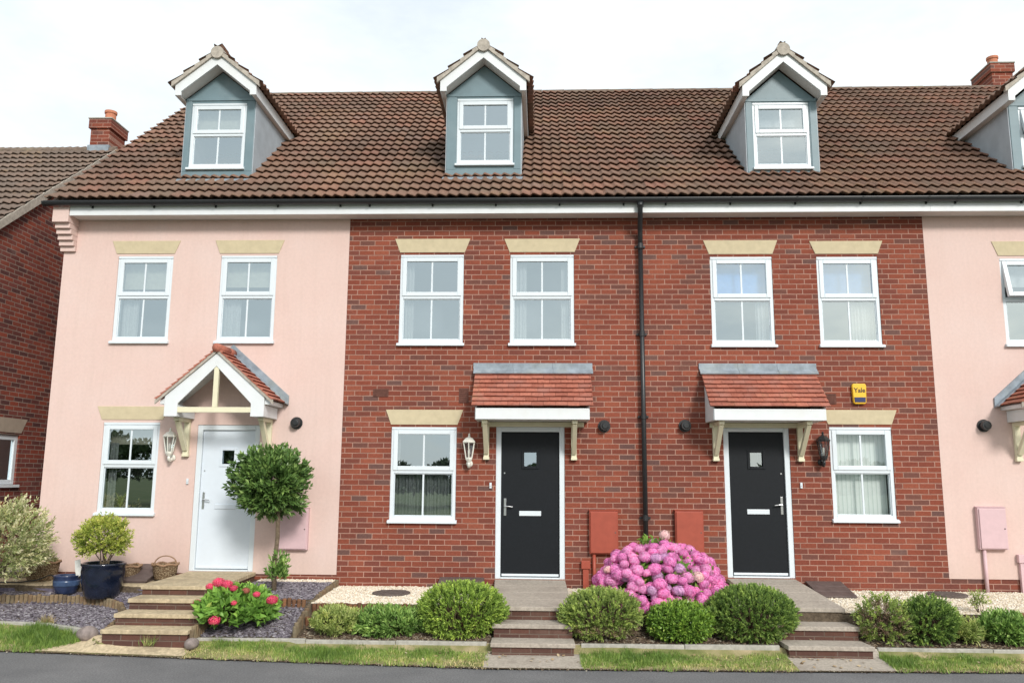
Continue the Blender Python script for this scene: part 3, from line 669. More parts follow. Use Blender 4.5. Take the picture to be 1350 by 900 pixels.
def dormer(house, cx, fw_, zb, zt, win, hw, zap, inside, y=.32, room='room', open_vent=False, dx=0):
    """gabled dormer: face width fw_, base zb, eaves zt; bargeboard half width hw, apex zap"""
    x0,x1 = cx-fw_/2, cx+fw_/2; pitch = (zap-(zt+.12))/hw; zend = zt+.12
    apexf = zt+ (fw_/2)*pitch
    m = wall_holes(x0,x1,zb-.25,zt,[win],y,.1); 
    m.face([(x0,y,zt),(x1,y,zt),(cx,y,apexf)])
    d = m.build('dormer', M['dormer'], house)
    m = MB(); m.box(x0-.012,x1+.012,y-.016,y+.02,zt-.035,zt+.012); m.box(x0-.008,x1+.008,y-.012,y+.01,zb+.0,zb+.14)
    m.box(x0-.006,win[0]-.012,y-.010,y+.01,zb+.142,zt-.037); m.box(win[1]+.012,x1+.006,y-.010,y+.01,zb+.142,zt-.037)
    m.build('corner_trim', M['dormer'], d, bevel=.004)
    yr = lambda z: (z-EZ)/tan(SL)+EY
    for s,xx in ((-1,x0),(1,x1)):
        m = MB(); a,b = (xx-.02,xx) if s < 0 else (xx,xx+.02)
        m.prism([(y+.004,zb-.2),(yr(zt)+.35,zt-.1+.2),(yr(zt)+.1,zt+.03),(y+.004,zt+.03)],a,b,'x'); m.build('cheek', M['cheek'], d)
    # apron flashing
    m = MB(); m.prism([(y+.0,zb+.03),(y-.016,zb+.03),(y-.14,zb-.055),(y-.14,zb-.07),(y+.0,zb+.0)],x0-.05,x1+.05,'x'); m.build('flashing', M['lead'], d)
    # roof
    y0 = y-.25; ang = atan2(zap-zend,hw); m = MB(); Ls = (hw+.06)/cos(ang)
    yend = yr(zap)+.25
    for s in (-1,1):
        Vs = Vector((-s*cos(ang),0,sin(ang))); Ns = Vector((s*sin(ang),0,cos(ang))); O = Vector((cx+s*(hw+.06),0,zend-.05+.012))
        roll_tiles(m, O, Vector((0,1,0)), Vs, Ns, y0-.03, yend, Ls+.03, gauge=.30, seed=int(cx*50)+s)
    m.build('roof', M['tile'], d)
    m = MB(); m.tube([(cx,y0-.045,zap+.005),(cx,y0+.4,zap+.01)],[.10,.104],20); m.tube([(cx,y0+.41,zap+.012),(cx,yend,zap+.01)],[.106,.10],20); m.build('ridge', M['undercloak'], d)
    # cut edge of verge tiles + mortar
    m = MB()
    for s in (-1,1):
        for i in range(4):
            t0,t1 = i/4, (i+1)/4; a = hw+.05
            P0 = (cx+s*a*t0, zap+.02-(zap-zend)/hw*a*t0+.0); P1 = (cx+s*a*t1, zap+.02-(zap-zend)/hw*a*t1)
            q = [(P0[0],P0[1]+.035),(P1[0],P1[1]+.065),(P1[0],P1[1]-.022),(P0[0],P0[1]-.022)]
            m.prism(q if s > 0 else q[::-1], y0-.035, y0+.02)
    m.build('verge', M['undercloak'], d)
    m = MB(); barge(m, cx, zap, hw, zend, .185, y0, y0+.03); m.build('bargeboard', M['whitewood'], d, bevel=.003)
    m = MB()
    for s in (-1,1):
        xo = cx+s*hw; a,b = (xo-.02,xo-.001) if s > 0 else (xo+.001,xo+.02)
        m = MB(); m.box(a,b,y0+.031,yr(zt)+.15,zend-.17,zend-.005); m.build('eaves_board', M['whitewood'], d)
    m = MB()
    for s in (-1,1):
        xo = cx+s*(hw-.021); xi = cx+s*(fw_/2+.02)
        m.box(min(xo,xi),max(xo,xi),y0+.032,yr(zt)+.1,zend-.168,zend-.156)
    # sloping soffit behind the gable board
    for s in (-1,1):
        sl = (zap-zend)/hw; za = zap-.168
        P = [(cx,za),(cx+s*(hw-.03),za-sl*(hw-.03)),(cx+s*(hw-.03),za-.012-sl*(hw-.03)),(cx,za-.012)]
        m.prism(P if s > 0 else P[::-1], y0+.032, y+.0)
    m.build('soffit', M['soffit'], d)
    window(house, *win, y=y, inside=inside, room=room, host=d, open_vent=open_vent)
    return d

def house_shell(h, x0, x1, holes, mat, z0, side=None):
    m = wall_holes(x0,x1,z0,5.83,holes); w = m.build('wall', mat, h)
    m = MB(); m.box(x0+.01,x1-.01,9.6,9.8,.2,5.9); m.build('rear_wall', M['brick'], h)
    return w

# ---- canopies
def flat_tiles(m, O, U, Vv, Nn, u0, u1, vlen, gauge=.085, tw=.165, seed=0, th=.030):
    nc = int(round(vlen/gauge)); gauge = vlen/nc
    rr = random.Random(seed)
    for k in range(nc):
        off = (k%2)*tw/2; u = u0-off; 
        while u < u1-1e-4:
            a,b = max(u,u0),min(u+tw-.003,u1); u += tw
            if b-a < .01: continue
            j = rr.uniform(-.004,.004); jn = rr.uniform(0,.004); va = k*gauge+j; vb = (k+1)*gauge+.02
            p = lambda uu,v,n: tuple(O+U*uu+Vv*v+Nn*n)
            m.hexa([p(a,va+.02,.002+jn),p(b,va+.02,.002+jn),p(b,vb,.0),p(a,vb,.0)],[p(a,va,.004+th+jn),p(b,va,.004+th+jn),p(b,vb,.010),p(a,vb,.010)], rr.random())
def strut(m, p, q, w, x0, x1):
    """bar in the y-z plane between p and q of thickness w, from x0 to x1"""
    d = Vector((0,q[0]-p[0],q[1]-p[1])).normalized(); n = Vector((0,-d.z,d.y))*w/2
    m.prism([(p[0]-n.y,p[1]-n.z),(q[0]-n.y,q[1]-n.z),(q[0]+n.y,q[1]+n.z),(p[0]+n.y,p[1]+n.z)],x0,x1,'x')
def bracket(par, x, zb, zt, reach, w=.075):
    m = MB(); m.box(x-w/2,x+w/2,-.06,-.002,zb,zt); m.box(x-w/2,x+w/2,-reach,-.061,zt-.05,zt)
    strut(m,(-.065,zb+.09),(-reach+.05,zt-.045),.06,x-w/2+.006,x+w/2-.006); m.box(x-w/2-.006,x+w/2+.006,-.068,-.002,zb-.01,zb+.03)
    m.build('bracket', M['cream'], par, bevel=.005)
def lean_canopy(house, x0, x1, bx):
    yf = -.60; zt = 3.50; zf = 2.945; L = sqrt(yf*yf+(zt-zf)**2); V = Vector((0,-yf,zt-zf)).normalized(); Nn = Vector((0,-V.z,V.y))
    m = MB(); flat_tiles(m, Vector((0,yf,zf)), UX, V, Nn, x0, x1, L, .1, .165, int(x0*10))
    c = m.build('canopy', M['plain_tile'], house)
    m = MB(); m.box(x0+.055,x1-.055,yf+.025,yf+.05,zf-.165,zf-.012); m.build('fascia', M['whitewood'], c, bevel=.003)
    m = MB()
    for a in (x0+.045,x1-.07):
        m = MB(); m.prism([(yf+.051,zf-.165),(-.002,zf-.165),(-.002,zt-.03),(yf+.051,zf-.01)],a,a+.025,'x'); m.build('side_panel', M['whitewood'], c, bevel=.002)
    m = MB(); m.box(x0+.075,x1-.075,yf+.051,-.003,zf-.160,zf-.145); m.build('soffit', M['whitewood'], c)
    m = MB(); xa,xb = x0-.075+.045,x1+.03
    q = [xa+(xb-xa)*i/3 for i in range(4)]
    for a,b in zip(q,q[1:]):
        m.box(a,b-.0015,-.022,-.001,zt+.045,zt+.13); m.prism([(-.0225,zt+.050),(-.0225,zt+.015),(-.10,zt-.035),(-.105,zt-.018)],a+.006,b+.004,'x')
    m.build('flashing', M['lead'], c, bevel=.003)
    for b in bx: bracket(c,b,2.25,zf-.166,.5)
    m = MB(); m.box(x0+.10,x1-.10,-.045,-.002,zf-.235,zf-.168); m.build('wall_plate', M['cream'], c)
    return c
def gable_canopy(house, cx):
    hw = .80; zap = 3.735; zt = 3.02; yf = -.62; ang = atan2(zap-zt,hw+.02); L = (hw+.02)/cos(ang)
    m = MB()
    for s in (-1,1):
        Vs = Vector((-s*cos(ang),0,sin(ang))); Ns = Vector((s*sin(ang),0,cos(ang)))
        flat_tiles(m, Vector((cx+s*(hw+.02),0,zt)), Vector((0,1,0)), Vs, Ns, yf-.02, -.01, L, .095,.165,int(cx*10)+s)
    c = m.build('canopy', M['plain_tile'], house)
    m = MB(); m.tube([(cx,yf-.035,zap+.02),(cx,-.25,zap+.02)],[.062,.065],12); m.tube([(cx,-.245,zap+.022),(cx,-.02,zap+.02)],[.066,.064],12); m.build('ridge', M['plain_tile'], c, smooth=True)
    m = MB(); sl = (zap-zt)/(hw+.02)
    for s in (-1,1):
        for i in range(8):
            t0,t1 = i/8,(i+1)/8; a = hw+.03
            q = [(cx+s*a*t0,zap+.004-sl*a*t0),(cx+s*a*t1,zap+.018-sl*a*t1),(cx+s*a*t1,zap-.045-sl*a*t1),(cx+s*a*t0,zap-.045-sl*a*t0)]
            m.prism(q if s > 0 else q[::-1], yf-.012, yf+.01)
    m.build('verge', M['undercloak'], c)
    m = MB()
    for s in (-1,1):
        P = [(cx,zap-.048),(cx+s*.70,zap-.048-sl*.70),(cx+s*.70,2.80),(cx+s*.515,2.80),(cx+s*.515,2.98),(cx,zap-.048-.185)]
        m.prism(P if s > 0 else P[::-1], yf+.012, yf+.04)
    m.build('bargeboard', M['whitewood'], c, bevel=.003)
    m = MB()
    for s in (-1,1):
        xa,xb = sorted((cx+s*.515,cx+s*.70)); m.box(xa+.001,xb-.001,yf+.041,-.003,2.802,2.96)
        P = [(cx+s*.70,2.97),(cx+s*.775,2.97),(cx+s*.775,3.02),(cx+s*.70,3.06)]; m.prism(P if s > 0 else P[::-1], yf+.041,-.003)
        P = [(cx,zap-.075),(cx+s*.70,zap-.075-sl*.70),(cx+s*.70,zap-.09-sl*.70),(cx,zap-.09)]; m.prism(P if s > 0 else P[::-1], yf+.041,-.003)
    m.build('soffit', M['whitewood'], c, bevel=.002)
    m = MB(); m.box(cx-.52,cx+.52,yf+.02,yf+.075,2.855,2.93); m.box(cx-.034,cx+.034,yf+.022,yf+.073,2.931,zap-.19); m.build('tie_beam', M['cream'], c, bevel=.004)
    m = MB()
    for s in (-1,1):
        a = hw+.06
        P = [(cx,zap+.16),(cx+s*a,zap+.16-sl*a),(cx+s*a,zap+.02-sl*a),(cx,zap+.02)]; m.prism(P if s > 0 else P[::-1], -.028,-.002)
        P = [(cx,zap+.05),(cx+s*a,zap+.05-sl*a),(cx+s*a,zap+.03-sl*a),(cx,zap+.03)]; m.prism(P if s > 0 else P[::-1], -.13,-.0285)
    m.build('flashing', M['lead'], c, bevel=.002)
    for s in (-1,1): bracket(c, cx+s*.60,2.27,2.80,.42,.08)
    return c

def flue(house, x, z):
    m = MB(); m.lathe((x,0,z),[(.088,-.02),(.088,-.004)],24,'y'); m.lathe((x,0,z),[(.062,-.11),(.066,-.10),(.066,-.021)],20,'y'); f = m.build('flue_vent', M['black'], house, smooth=False)
    m = MB(); m.lathe((x+.006,-.115,z),[(.036,-.006),(.05,.004)],16,'y'); m.build('flue_cap', M['black'], f)
def airbrick(house, x0,x1,z0,z1):
    m = MB(); m.box(x0,x1,-.006,.01,z0,z1)
    n = max(1,round((z1-z0)/.03))
    for i in range(n): m.box(x0+.012,x1-.012,-.012,-.007,z0+(z1-z0)*(i+.25)/n,z0+(z1-z0)*(i+.7)/n)
    m.build('air_brick', M['airbrick'], house)
def bell(house, x, z, cord=False):
    m = MB(); m.box(x-.016,x+.016,-.022,-.001,z-.04,z+.04); b = m.build('doorbell', M['white'], house, bevel=.004)
    m = MB(); m.lathe((x,-.026,z-.01),[(.006,0),(.008,.004)],10,'y'); m.build('bell_push', M['chrome'], b)

DRY = ('curtain',.06,.30,.05,.98,'fabric'); 
# --- left pink house
H1 = thing('pink_house','pale pink rendered house with white front door and bay tree','house',(-5.0,0,.5),'terraced houses in the row')
wins = [(-6.39,-5.545,3.915,5.245),(-4.818,-3.965,3.915,5.25),(-6.40,-5.56,1.42,2.75)]
d1 = (-5.0,-4.08,.66,2.72)
house_shell(H1,-7.24,-2.885,[*wins,d1],M['pink'],.63)
m = MB(); m.box(-7.225,-2.886,.012,.2,.2,.66); m.build('plinth', M['brick'], H1)
m = MB(); m.box(-7.24,-7.12,.002,9.6,.2,5.83); m.prism([(.0,5.83),(4.8,9.95),(9.6,5.83)],-7.24,-7.12,'x'); m.build('gable_wall', M['pink'], H1)
m = MB()
for i in range(5): m.box(-7.275+.0*i,-7.05,-.05-.047*i,-.001,5.315+.077*i,5.392+.077*i-.001)
m.box(-7.29,-7.045,-.300,-.001,5.70,5.935); m.build('kneeler', M['pink'], H1, bevel=.006)
main_roof(H1,-7.36,-2.885,1); eaves(H1,-7.38,-2.885,-7.04)
for w,ins in zip(wins,[[('blind',.04,.96,.66,.97,'blind'),('curtain',.06,.36,.05,.62,'fabric')],[('blind',.04,.96,.68,.97,'blind'),('curtain',.06,.34,.05,.62,'fabric')],[('blind',.04,.96,.78,.97,'blind'),('curtain',.05,.22,.05,.78,'net'),('plant',.26,.36,.075,.2,'')]]): window(H1,*w,inside=ins,room='dark' if w[3] < 3 else 'room')
lintel(H1,-6.42,-5.53,5.285,5.485); lintel(H1,-4.84,-3.945,5.285,5.49); lintel(H1,-6.43,-5.52,2.79,2.985)
door(H1,*d1,'whitedoor',handle_left=True)
gable_canopy(H1,-4.54); flue(H1,-3.55,2.75); bell(H1,-5.095,1.91)
dormer(H1,-5.112,1.10,6.56,7.915,(-5.575,-4.69,6.73,7.84),.645,8.56,[('blind',.04,.96,.62,.97,'blind')])
# --- brick house with the white lantern
H2 = thing('brick_house','red brick house with white lantern and mid row dormer','house',(-.7,0,.47),'terraced houses in the row')
wins = [(-2.105,-1.157,3.885,5.255),(-.470,.473,3.885,5.25),(-2.165,-1.222,1.35,2.70)]
d2 = (-.655,.325,.60,2.715)
house_shell(H2,-2.883,1.445,[*wins,d2],M['brick'],.2)
main_roof(H2,-2.885,1.445,2); eaves(H2,-2.885,1.445)
for w,ins in zip(wins,[[('curtain',.06,.2,.05,.98,'fabric')],[('curtain',.05,.26,.05,.98,'fabric'),('curtain',.80,.95,.05,.98,'fabric')],[('curtain',.03,.97,.04,.5,'net'),('curtain',.03,.12,.5,.98,'fabric')]]): window(H2,*w,inside=ins)
lintel(H2,-2.115,-1.147,5.29,5.50); lintel(H2,-.48,.483,5.29,5.495); lintel(H2,-2.175,-1.212,2.735,2.95)
door(H2,*d2,'blackdoor'); lean_canopy(H2,-.965,.70,(-.79,.455)); flue(H2,.89,2.725); bell(H2,-.727,1.88)
airbrick(H2,-2.452,-2.226,3.135,3.25); airbrick(H2,-1.20,-1.06,3.05,3.265)
dormer(H2,-.912,1.15,6.565,7.94,(-1.335,-.45,6.765,7.875),.668,8.625,[])
# --- brick house with the alarm box
H3 = thing('brick_house','red brick house with yellow alarm box and black lantern','house',(3.5,0,.47),'terraced houses in the row')
wins = [(2.465,3.368,3.868,5.21),(4.01,4.89,3.868,5.205),(4.06,4.928,1.41,2.725)]
d3 = (2.572,3.498,.648,2.73)
house_shell(H3,1.445,5.575,[*wins,d3],M['brick'],.2)
main_roof(H3,1.445,5.575,3); eaves(H3,1.445,5.575)
for w,ins in zip(wins,[[('blind',.04,.96,.56,.97,'bluepanel'),('curtain',.75,.95,.05,.5,'fabric')],[('blind',.04,.96,.56,.97,'bluepanel'),('curtain',.56,.95,.05,.5,'fabric')],[('blind',.05,.95,.06,.97,'vblind')]]): window(H3,*w,inside=ins,gl='glass_clear' if w[3] < 3 else 'glass')  # flat blue sheets fill the top halves of the first-floor windows
lintel(H3,2.455,3.378,5.25,5.46); lintel(H3,4.0,4.9,5.25,5.445); lintel(H3,4.05,4.938,2.765,2.97)
door(H3,*d3,'blackdoor',handle_left=False); lean_canopy(H3,2.285,3.895,(2.455,3.64)); flue(H3,2.035,2.735); bell(H3,3.632,1.91)
airbrick(H3,4.04,4.185,3.05,3.20)
dormer(H3,3.70,1.07,6.49,7.81,(3.262,4.128,6.67,7.762),.64,8.50,[('blind',.04,.96,.72,.97,'fabric')])
# --- pink house at the end of the view
H4 = thing('pink_house','pink rendered house with open top vent and pink meter box','house',(8.0,0,.5),'terraced houses in the row')
wins = [(6.633,7.49,3.878,5.172),(8.2,9.05,3.878,5.17),(8.35,9.2,1.41,2.72)]
d4 = (6.78,7.70,.65,2.72)
house_shell(H4,5.577,10.4,[*wins,d4],M['pink'],.665)
m = MB(); m.box(5.577,10.4,.012,.2,.2,.69); m.build('plinth', M['brick'], H4)
m = MB(); m.box(10.28,10.4,.002,9.6,.2,5.83); m.prism([(.0,5.83),(4.8,9.95),(9.6,5.83)],10.28,10.4,'x'); m.build('gable_wall', M['pink'], H4)
main_roof(H4,5.575,10.5,4); eaves(H4,5.575,10.5)
for w,op in zip(wins,(True,False,False)): window(H4,*w,inside=[('blind',.04,.96,.72,.97,'fabric')],open_vent=op)
lintel(H4,6.62,7.5,5.215,5.43); lintel(H4,8.19,9.06,5.215,5.43); lintel(H4,8.34,9.21,2.76,2.97)
door(H4,*d4,'whitedoor'); gable_canopy(H4,7.24); flue(H4,6.205,2.755)
dormer(H4,7.73,1.14,6.50,7.70,(7.30,8.16,6.67,7.65),.70,8.40,[],open_vent=True)
def chimney(house, x0,x1,y0,y1,z0,z1,mx,my,pot):
    m = MB(); m.box(x0,x1,y0,y1,z0,z1-.22); c = m.build('chimney', mx, house)
    m = MB(); m.box(x0-.035,x1+.035,y0-.035,y1+.035,z1-.219,z1-.03); m.build('corbel', mx, c)
    m = MB(); m.box(x0-.05,x1+.05,y0-.05,y1+.05,z1-.029,z1); m.build('capping', M['concrete'], c, bevel=.008)
    m = MB(); m.lathe((pot[0],pot[1],z1),[(.12,.0),(.105,.02),(.10,.17),(.118,.18),(.118,.23),(.085,.235),(.08,.1)],18); m.build('chimney_pot', M['terra'], c, smooth=False)
    m = MB(); m.box(x0-.03,x1+.02,y0-.03,y1+.02,z0,z0+(.16 if z0>9 else .60)); m.build('flashing', M['lead'], c)
def brick_any(name, stops, mortar):
    return None
chimney(H4,9.50,9.93,4.78,5.5,9.95,10.72,M['brick'],M['brick_side'],(9.66,5.0))

# --- neighbour beyond the pink house
H0 = thing('brick_house','separate brown brick house seen by its gable beyond the pink house','house',(-10,0,.5))
XG = -8.5; ry,rz = 3.35,8.30; ey0,ez0 = -.35,5.42
m = MB()
def gz_(y): return ez0+(rz-ez0)*(y-ey0)/(ry-ey0)
Y = [0.0,.78,1.35,ry,6.7]; 
def gquad(a,b,c0,d0): m.face([(XG,a,c0),(XG,b,c0),(XG,b,d0 if not callable(d0) else d0(b)),(XG,a,d0 if not callable(d0) else d0(a))])
top = lambda y: gz_(y)-.03 if y <= ry else gz_(2*ry-y)-.03
gquad(0,.42,.2,top); gquad(.42,1.35,.2,1.82); gquad(.42,1.35,2.62,top); gquad(1.35,ry,.2,top); gquad(ry,6.7,.2,top)
m.face([(XG,.42,1.82),(XG-.1,.42,1.82),(XG-.1,.42,2.62),(XG,.42,2.62)]); m.face([(XG,1.35,1.82),(XG-.1,1.35,1.82),(XG-.1,1.35,2.62),(XG,1.35,2.62)]); m.face([(XG,.42,2.62),(XG-.1,.42,2.62),(XG-.1,1.35,2.62),(XG,1.35,2.62)]); m.face([(XG,.42,1.82),(XG-.1,.42,1.82),(XG-.1,1.35,1.82),(XG,1.35,1.82)])
m.build('gable_wall', M['brick_far'], H0)
m = MB(); m.face([(-18,0,.2),(XG,0,.2),(XG,0,5.6),(-18,0,5.6)]); m.face([(-18,6.7,.2),(XG,6.7,.2),(XG,6.7,5.6),(-18,6.7,5.6)]); m.build('wall', M['brick_far_x'], H0)
m = MB(); ang = atan2(rz-ez0,ry-ey0); roll_tiles(m, Vector((0,ey0,ez0)), UX, Vector((0,cos(ang),sin(ang))), Vector((0,-sin(ang),cos(ang))), -16,XG+.07,(rz-ez0)/sin(ang),seed=9)
m.face([(-16,ry,rz),(XG+.07,ry,rz),(XG+.07,7.05,ez0),(-16,7.05,ez0)],.4)
rf = m.build('roof', M['tile_far'], H0)
m = MB(); m.tube([(-16,ry,rz+.0),(XG+.07,ry,rz+.0)],.09,12); m.build('ridge', M['ridge'], rf, smooth=True)
m = MB(); n = 14
for i in range(n):
    a,b = ey0+(ry-ey0)*i/n, ey0+(ry-ey0)*(i+1)/n
    m.prism([(a,gz_(a)+.035),(b,gz_(b)+.05),(b,gz_(b)-.11),(a,gz_(a)-.11)],XG+.001,XG+.085,'x')
m.build('verge', M['undercloak'], rf)
m = MB()
x = XG-.03; 
def sring(y0,y1,z0,z1,w,xa,xb): 
    m.box(xa,xb,y0,y0+w,z0,z1); m.box(xa,xb,y1-w,y1,z0,z1); m.box(xa,xb,y0+w,y1-w,z0,z0+w); m.box(xa,xb,y0+w,y1-w,z1-w,z1)
sring(.42,1.35,1.83,2.61,.075,x-.06,x); wn = m.build('window', M['white'], H0, bevel=.004)
m = MB(); m.face([(x-.03,.48,1.89),(x-.03,1.29,1.89),(x-.03,1.29,2.55),(x-.03,.48,2.55)]); m.build('pane', M['glass'], wn)
m = MB(); m.box(x-.5,x-.48,.3,1.5,1.6,2.8); m.build('window_recess', M['dark'], wn)
m = MB(); m.box(XG-.02,XG+.05,.38,1.39,1.785,1.828); m.build('sill', M['white'], wn)
m = MB(); m.prism([(.40,2.65),(1.37,2.65),(1.50,2.88),(.27,2.88)],XG-.05,XG+.008,'x'); m.build('lintel', M['stone_far'], H0)
chimney(H0,-8.93,-8.55,3.28,3.88,7.8,8.97,M['brick'],M['brick_side'],(-8.68,3.5))

# ------------------------------------------------------------------ fittings on the facades
def lantern(x, z0, z1, mat, label):
    H = z1-z0; y = -.13; cz = z0+H*.66
    t = thing('wall_lantern', label, 'wall lantern', (x,-.0,z0), 'wall lanterns by the doors')
    m = MB(); m.lathe((x,y,cz),[(.095,.10),(.10,.115),(.075,.145),(.05,.17),(.022,.18),(.014,.20),(.018,.215),(.004,.235)],6); m.build('lantern_cap', M[mat], t)
    m = MB()
    for k in range(6):
        a = 2*pi*k/6+pi/6; m.tube([(x+.048*cos(a),y+.048*sin(a),cz-.11),(x+.086*cos(a),y+.086*sin(a),cz+.105)],.007,6)
    m.lathe((x,y,cz-.11),[(.03,-.055),(.052,-.02),(.055,.006)],6); m.build('lantern_cage', M[mat], t)
    m = MB(); m.lathe((x,y,cz),[(.044,-.105),(.082,.10)],6); m.build('lantern_glass', M['lampglass'], t)
    m = MB(); m.lathe((x,y,cz-.10),[(.016,0),(.018,.06),(.016,.10),(.005,.115)],10); m.build('bulb', M['tag'], t, smooth=True)
    m = MB(); m.tube([(x,y,cz-.16),(x,y+.005,cz-.21),(x,y+.03,cz-.235),(x,-.05,cz-.225),(x,-.02,cz-.19)],[.018,.022,.022,.024,.026],10)
    m.lathe((x,0,cz-.19),[(.03,-.028),(.045,-.016),(.05,-.002)],14,'y'); m.build('lantern_bracket', M[mat], t, smooth=True)
M['whitemetal'] = plain('white_metal',(.74,.73,.66),.4,.5,.04)
lantern(-1.03,2.11,2.51,'whitemetal','white wall lantern on brick beside the black door')
lantern(-5.34,2.17,2.57,'whitemetal','white wall lantern on the pink wall beside the white door')
lantern(3.925,2.17,2.55,'black','black wall lantern under the yellow alarm box')

def meter(x0,x1,z0,z1,mat,label,pipe=None,zg=.48):
    t = thing('meter_box', label, 'meter box', ((x0+x1)/2,0,z0), 'meter boxes on the fronts')
    m = MB(); m.box(x0,x1,-.075,-.001,z0,z1); m.prism([(-.075,z1+.001),(-.001,z1+.001),(-.001,z1+.02),(-.085,z1+.008)],x0-.006,x1+.006,'x'); m.build('box_body', M[mat], t, bevel=.006)
    m = MB(); m.box(x0+.014,x1-.014,-.092,-.0755,z0+.014,z1-.012); m.build('box_door', M[mat], t, bevel=.006)
    m = MB(); m.lathe((x1-.04,-.096,(z0+z1)/2),[(.010,0),(.010,.004)],10,'y'); m.build('lock', M['manhole'], t)
    if pipe is not None:
        m = MB(); m.tube([(pipe,-.035,z0-.001),(pipe,-.035,zg-.05)],.024,10); m.build('conduit', M[mat], t, smooth=True)
meter(.665,1.062,.955,1.54,'meter','terracotta meter box between the black door and the downpipe',.728)
meter(1.855,2.245,.965,1.55,'meter','terracotta meter box on the hydrangea side of the downpipe')
meter(5.99,6.372,1.065,1.625,'pinkbox','pink meter box with a pipe on the pink wall beyond the downpipe row',6.06)
meter(-3.73,-3.30,.97,1.54,'pinkbox','pink meter box half hidden behind the bay tree')
def gasbox(x, zt, zg, mat, label):
    t = thing('pipe_cover', label, 'pipe cover', (x,0,zg))
    m = MB(); m.box(x-.062,x+.062,-.065,-.001,zt-.11,zt); m.build('cover_box', M[mat], t, bevel=.006)
    m = MB(); m.box(x-.04,x+.04,-.05,-.001,zg-.1,zt-.111); m.build('cover_duct', M[mat], t, bevel=.004)
gasbox(.61,.86,.5,'meter','small terracotta pipe cover below the meter box by the black door')
gasbox(6.56,1.0,.5,'pinkbox','small pink pipe cover low on the pink wall')
# downpipe
t = thing('downpipe','black downpipe running down the brick between two houses','downpipe',(1.445,-.08,.5))
m = MB(); m.tube([(1.42,-.352,5.95),(1.42,-.352,5.86),(1.425,-.30,5.78),(1.44,-.12,5.62),(1.445,-.075,5.54),(1.445,-.075,5.3)],.037,12); m.lathe((1.42,-.352,5.86),[(.045,0),(.05,.07)],12); m.build('swan_neck', M['black'], t, smooth=True)
m = MB(); m.tube([(1.445,-.075,5.34),(1.445,-.075,.42)],.034,12); m.build('pipe', M['black'], t, smooth=True)
for z in (5.36,4.05,2.86,1.45):
    m = MB(); m.lathe((1.445,-.075,z),[(.037,-.04),(.042,-.036),(.042,.036),(.037,.04)],12); m.box(1.445-.075,1.445+.075,-.03,-.001,z-.014,z+.014); m.build('pipe_clip', M['black'], t)
# alarm
t = thing('alarm_box','yellow burglar alarm box with dark blue lens and black lettering','alarm box',(4.5,0,3.05))
m = MB(); P = [(4.41,3.075),(4.43,3.05),(4.57,3.05),(4.59,3.075),(4.60,3.31),(4.585,3.34),(4.415,3.34),(4.40,3.31)]
m.prism(P,-.055,-.001); m.build('alarm_cover', M['yellow'], t, bevel=.012)
m = MB(); m.prism([(4.425,3.075),(4.575,3.075),(4.58,3.145),(4.42,3.145)],-.063,-.054); m.build('alarm_lens', M['navy'], t, bevel=.004)
cu = bpy.data.curves.new('lettering','FONT'); cu.body = 'Yale'; cu.size = .092; cu.align_x = 'CENTER'; cu.extrude = .001; cu.offset = .0012
fo = bpy.data.objects.new('lettering_source', cu); COL.objects.link(fo); bpy.context.view_layer.update()
me = bpy.data.meshes.new_from_object(fo); bpy.data.objects.remove(fo)
me.materials.clear(); me.materials.append(M['ink'])
lo = bpy.data.objects.new('lettering', me); COL.objects.link(lo); lo.parent = t; lo.rotation_euler = (pi/2,0,0); lo.location = (0,-.0572,.165)

# hatches: sloping brown lids by the wall
def hatch(x0,x1,yb,yf,zb,zf,label):
    t = thing('sloping_hatch', label, 'hatch', ((x0+x1)/2,yf,zf-.1),'brown sloping hatches against the walls')
    m = MB(); m.prism([(yb,zb-.02),(yb,.3),(yf+.02,.3),(yf+.02,zf-.02)],x0+.02,x1-.02,'x'); m.build('hatch_box', M['hatch'], t)
    for i in range(3):
        a = x0; m = MB(); s0,s1 = i/3,(i+1)/3-.012
        f = lambda s: (yb+(yf-yb)*s, zb+(zf-zb)*s)
        p,q = f(s0),f(s1); m.prism([(p[0],p[1]),(q[0],q[1]),(q[0],q[1]-.02),(p[0],p[1]-.02)],x0,x1,'x'); m.build('lid_board', M['hatch'], t, bevel=.003)
hatch(-5.83,-5.30,-.05,-.62,.76,.60,'brown sloping hatch between the big blue pot and the buff steps')
hatch(-1.42,-.80,-.02,-.55,.62,.50,'brown sloping hatch behind the rounded shrub by the white lantern steps')
hatch(3.62,4.1,-.02,-.62,.62,.50,'brown sloping hatch beside the steps of the black lantern door')
def manhole(x,y,label):
    z = gz(x,y)+.012
    m = MB(); m.lathe((x,y,z),[(.25,-.01),(.25,.012),(.235,.016)],32)
    for i in range(5):
        m.box(x-.17,x+.17,y-.16+.075*i,y-.13+.075*i,z+.0165,z+.021)
    return tag(m.build('manhole_cover', M['manhole']),label,'manhole cover','round manhole covers in the gravel')
manhole(-1.99,-.62,'round brown manhole cover in the gravel below the white lantern house window')
manhole(5.40,-.28,'round brown manhole cover in the gravel in front of the pink meter box')

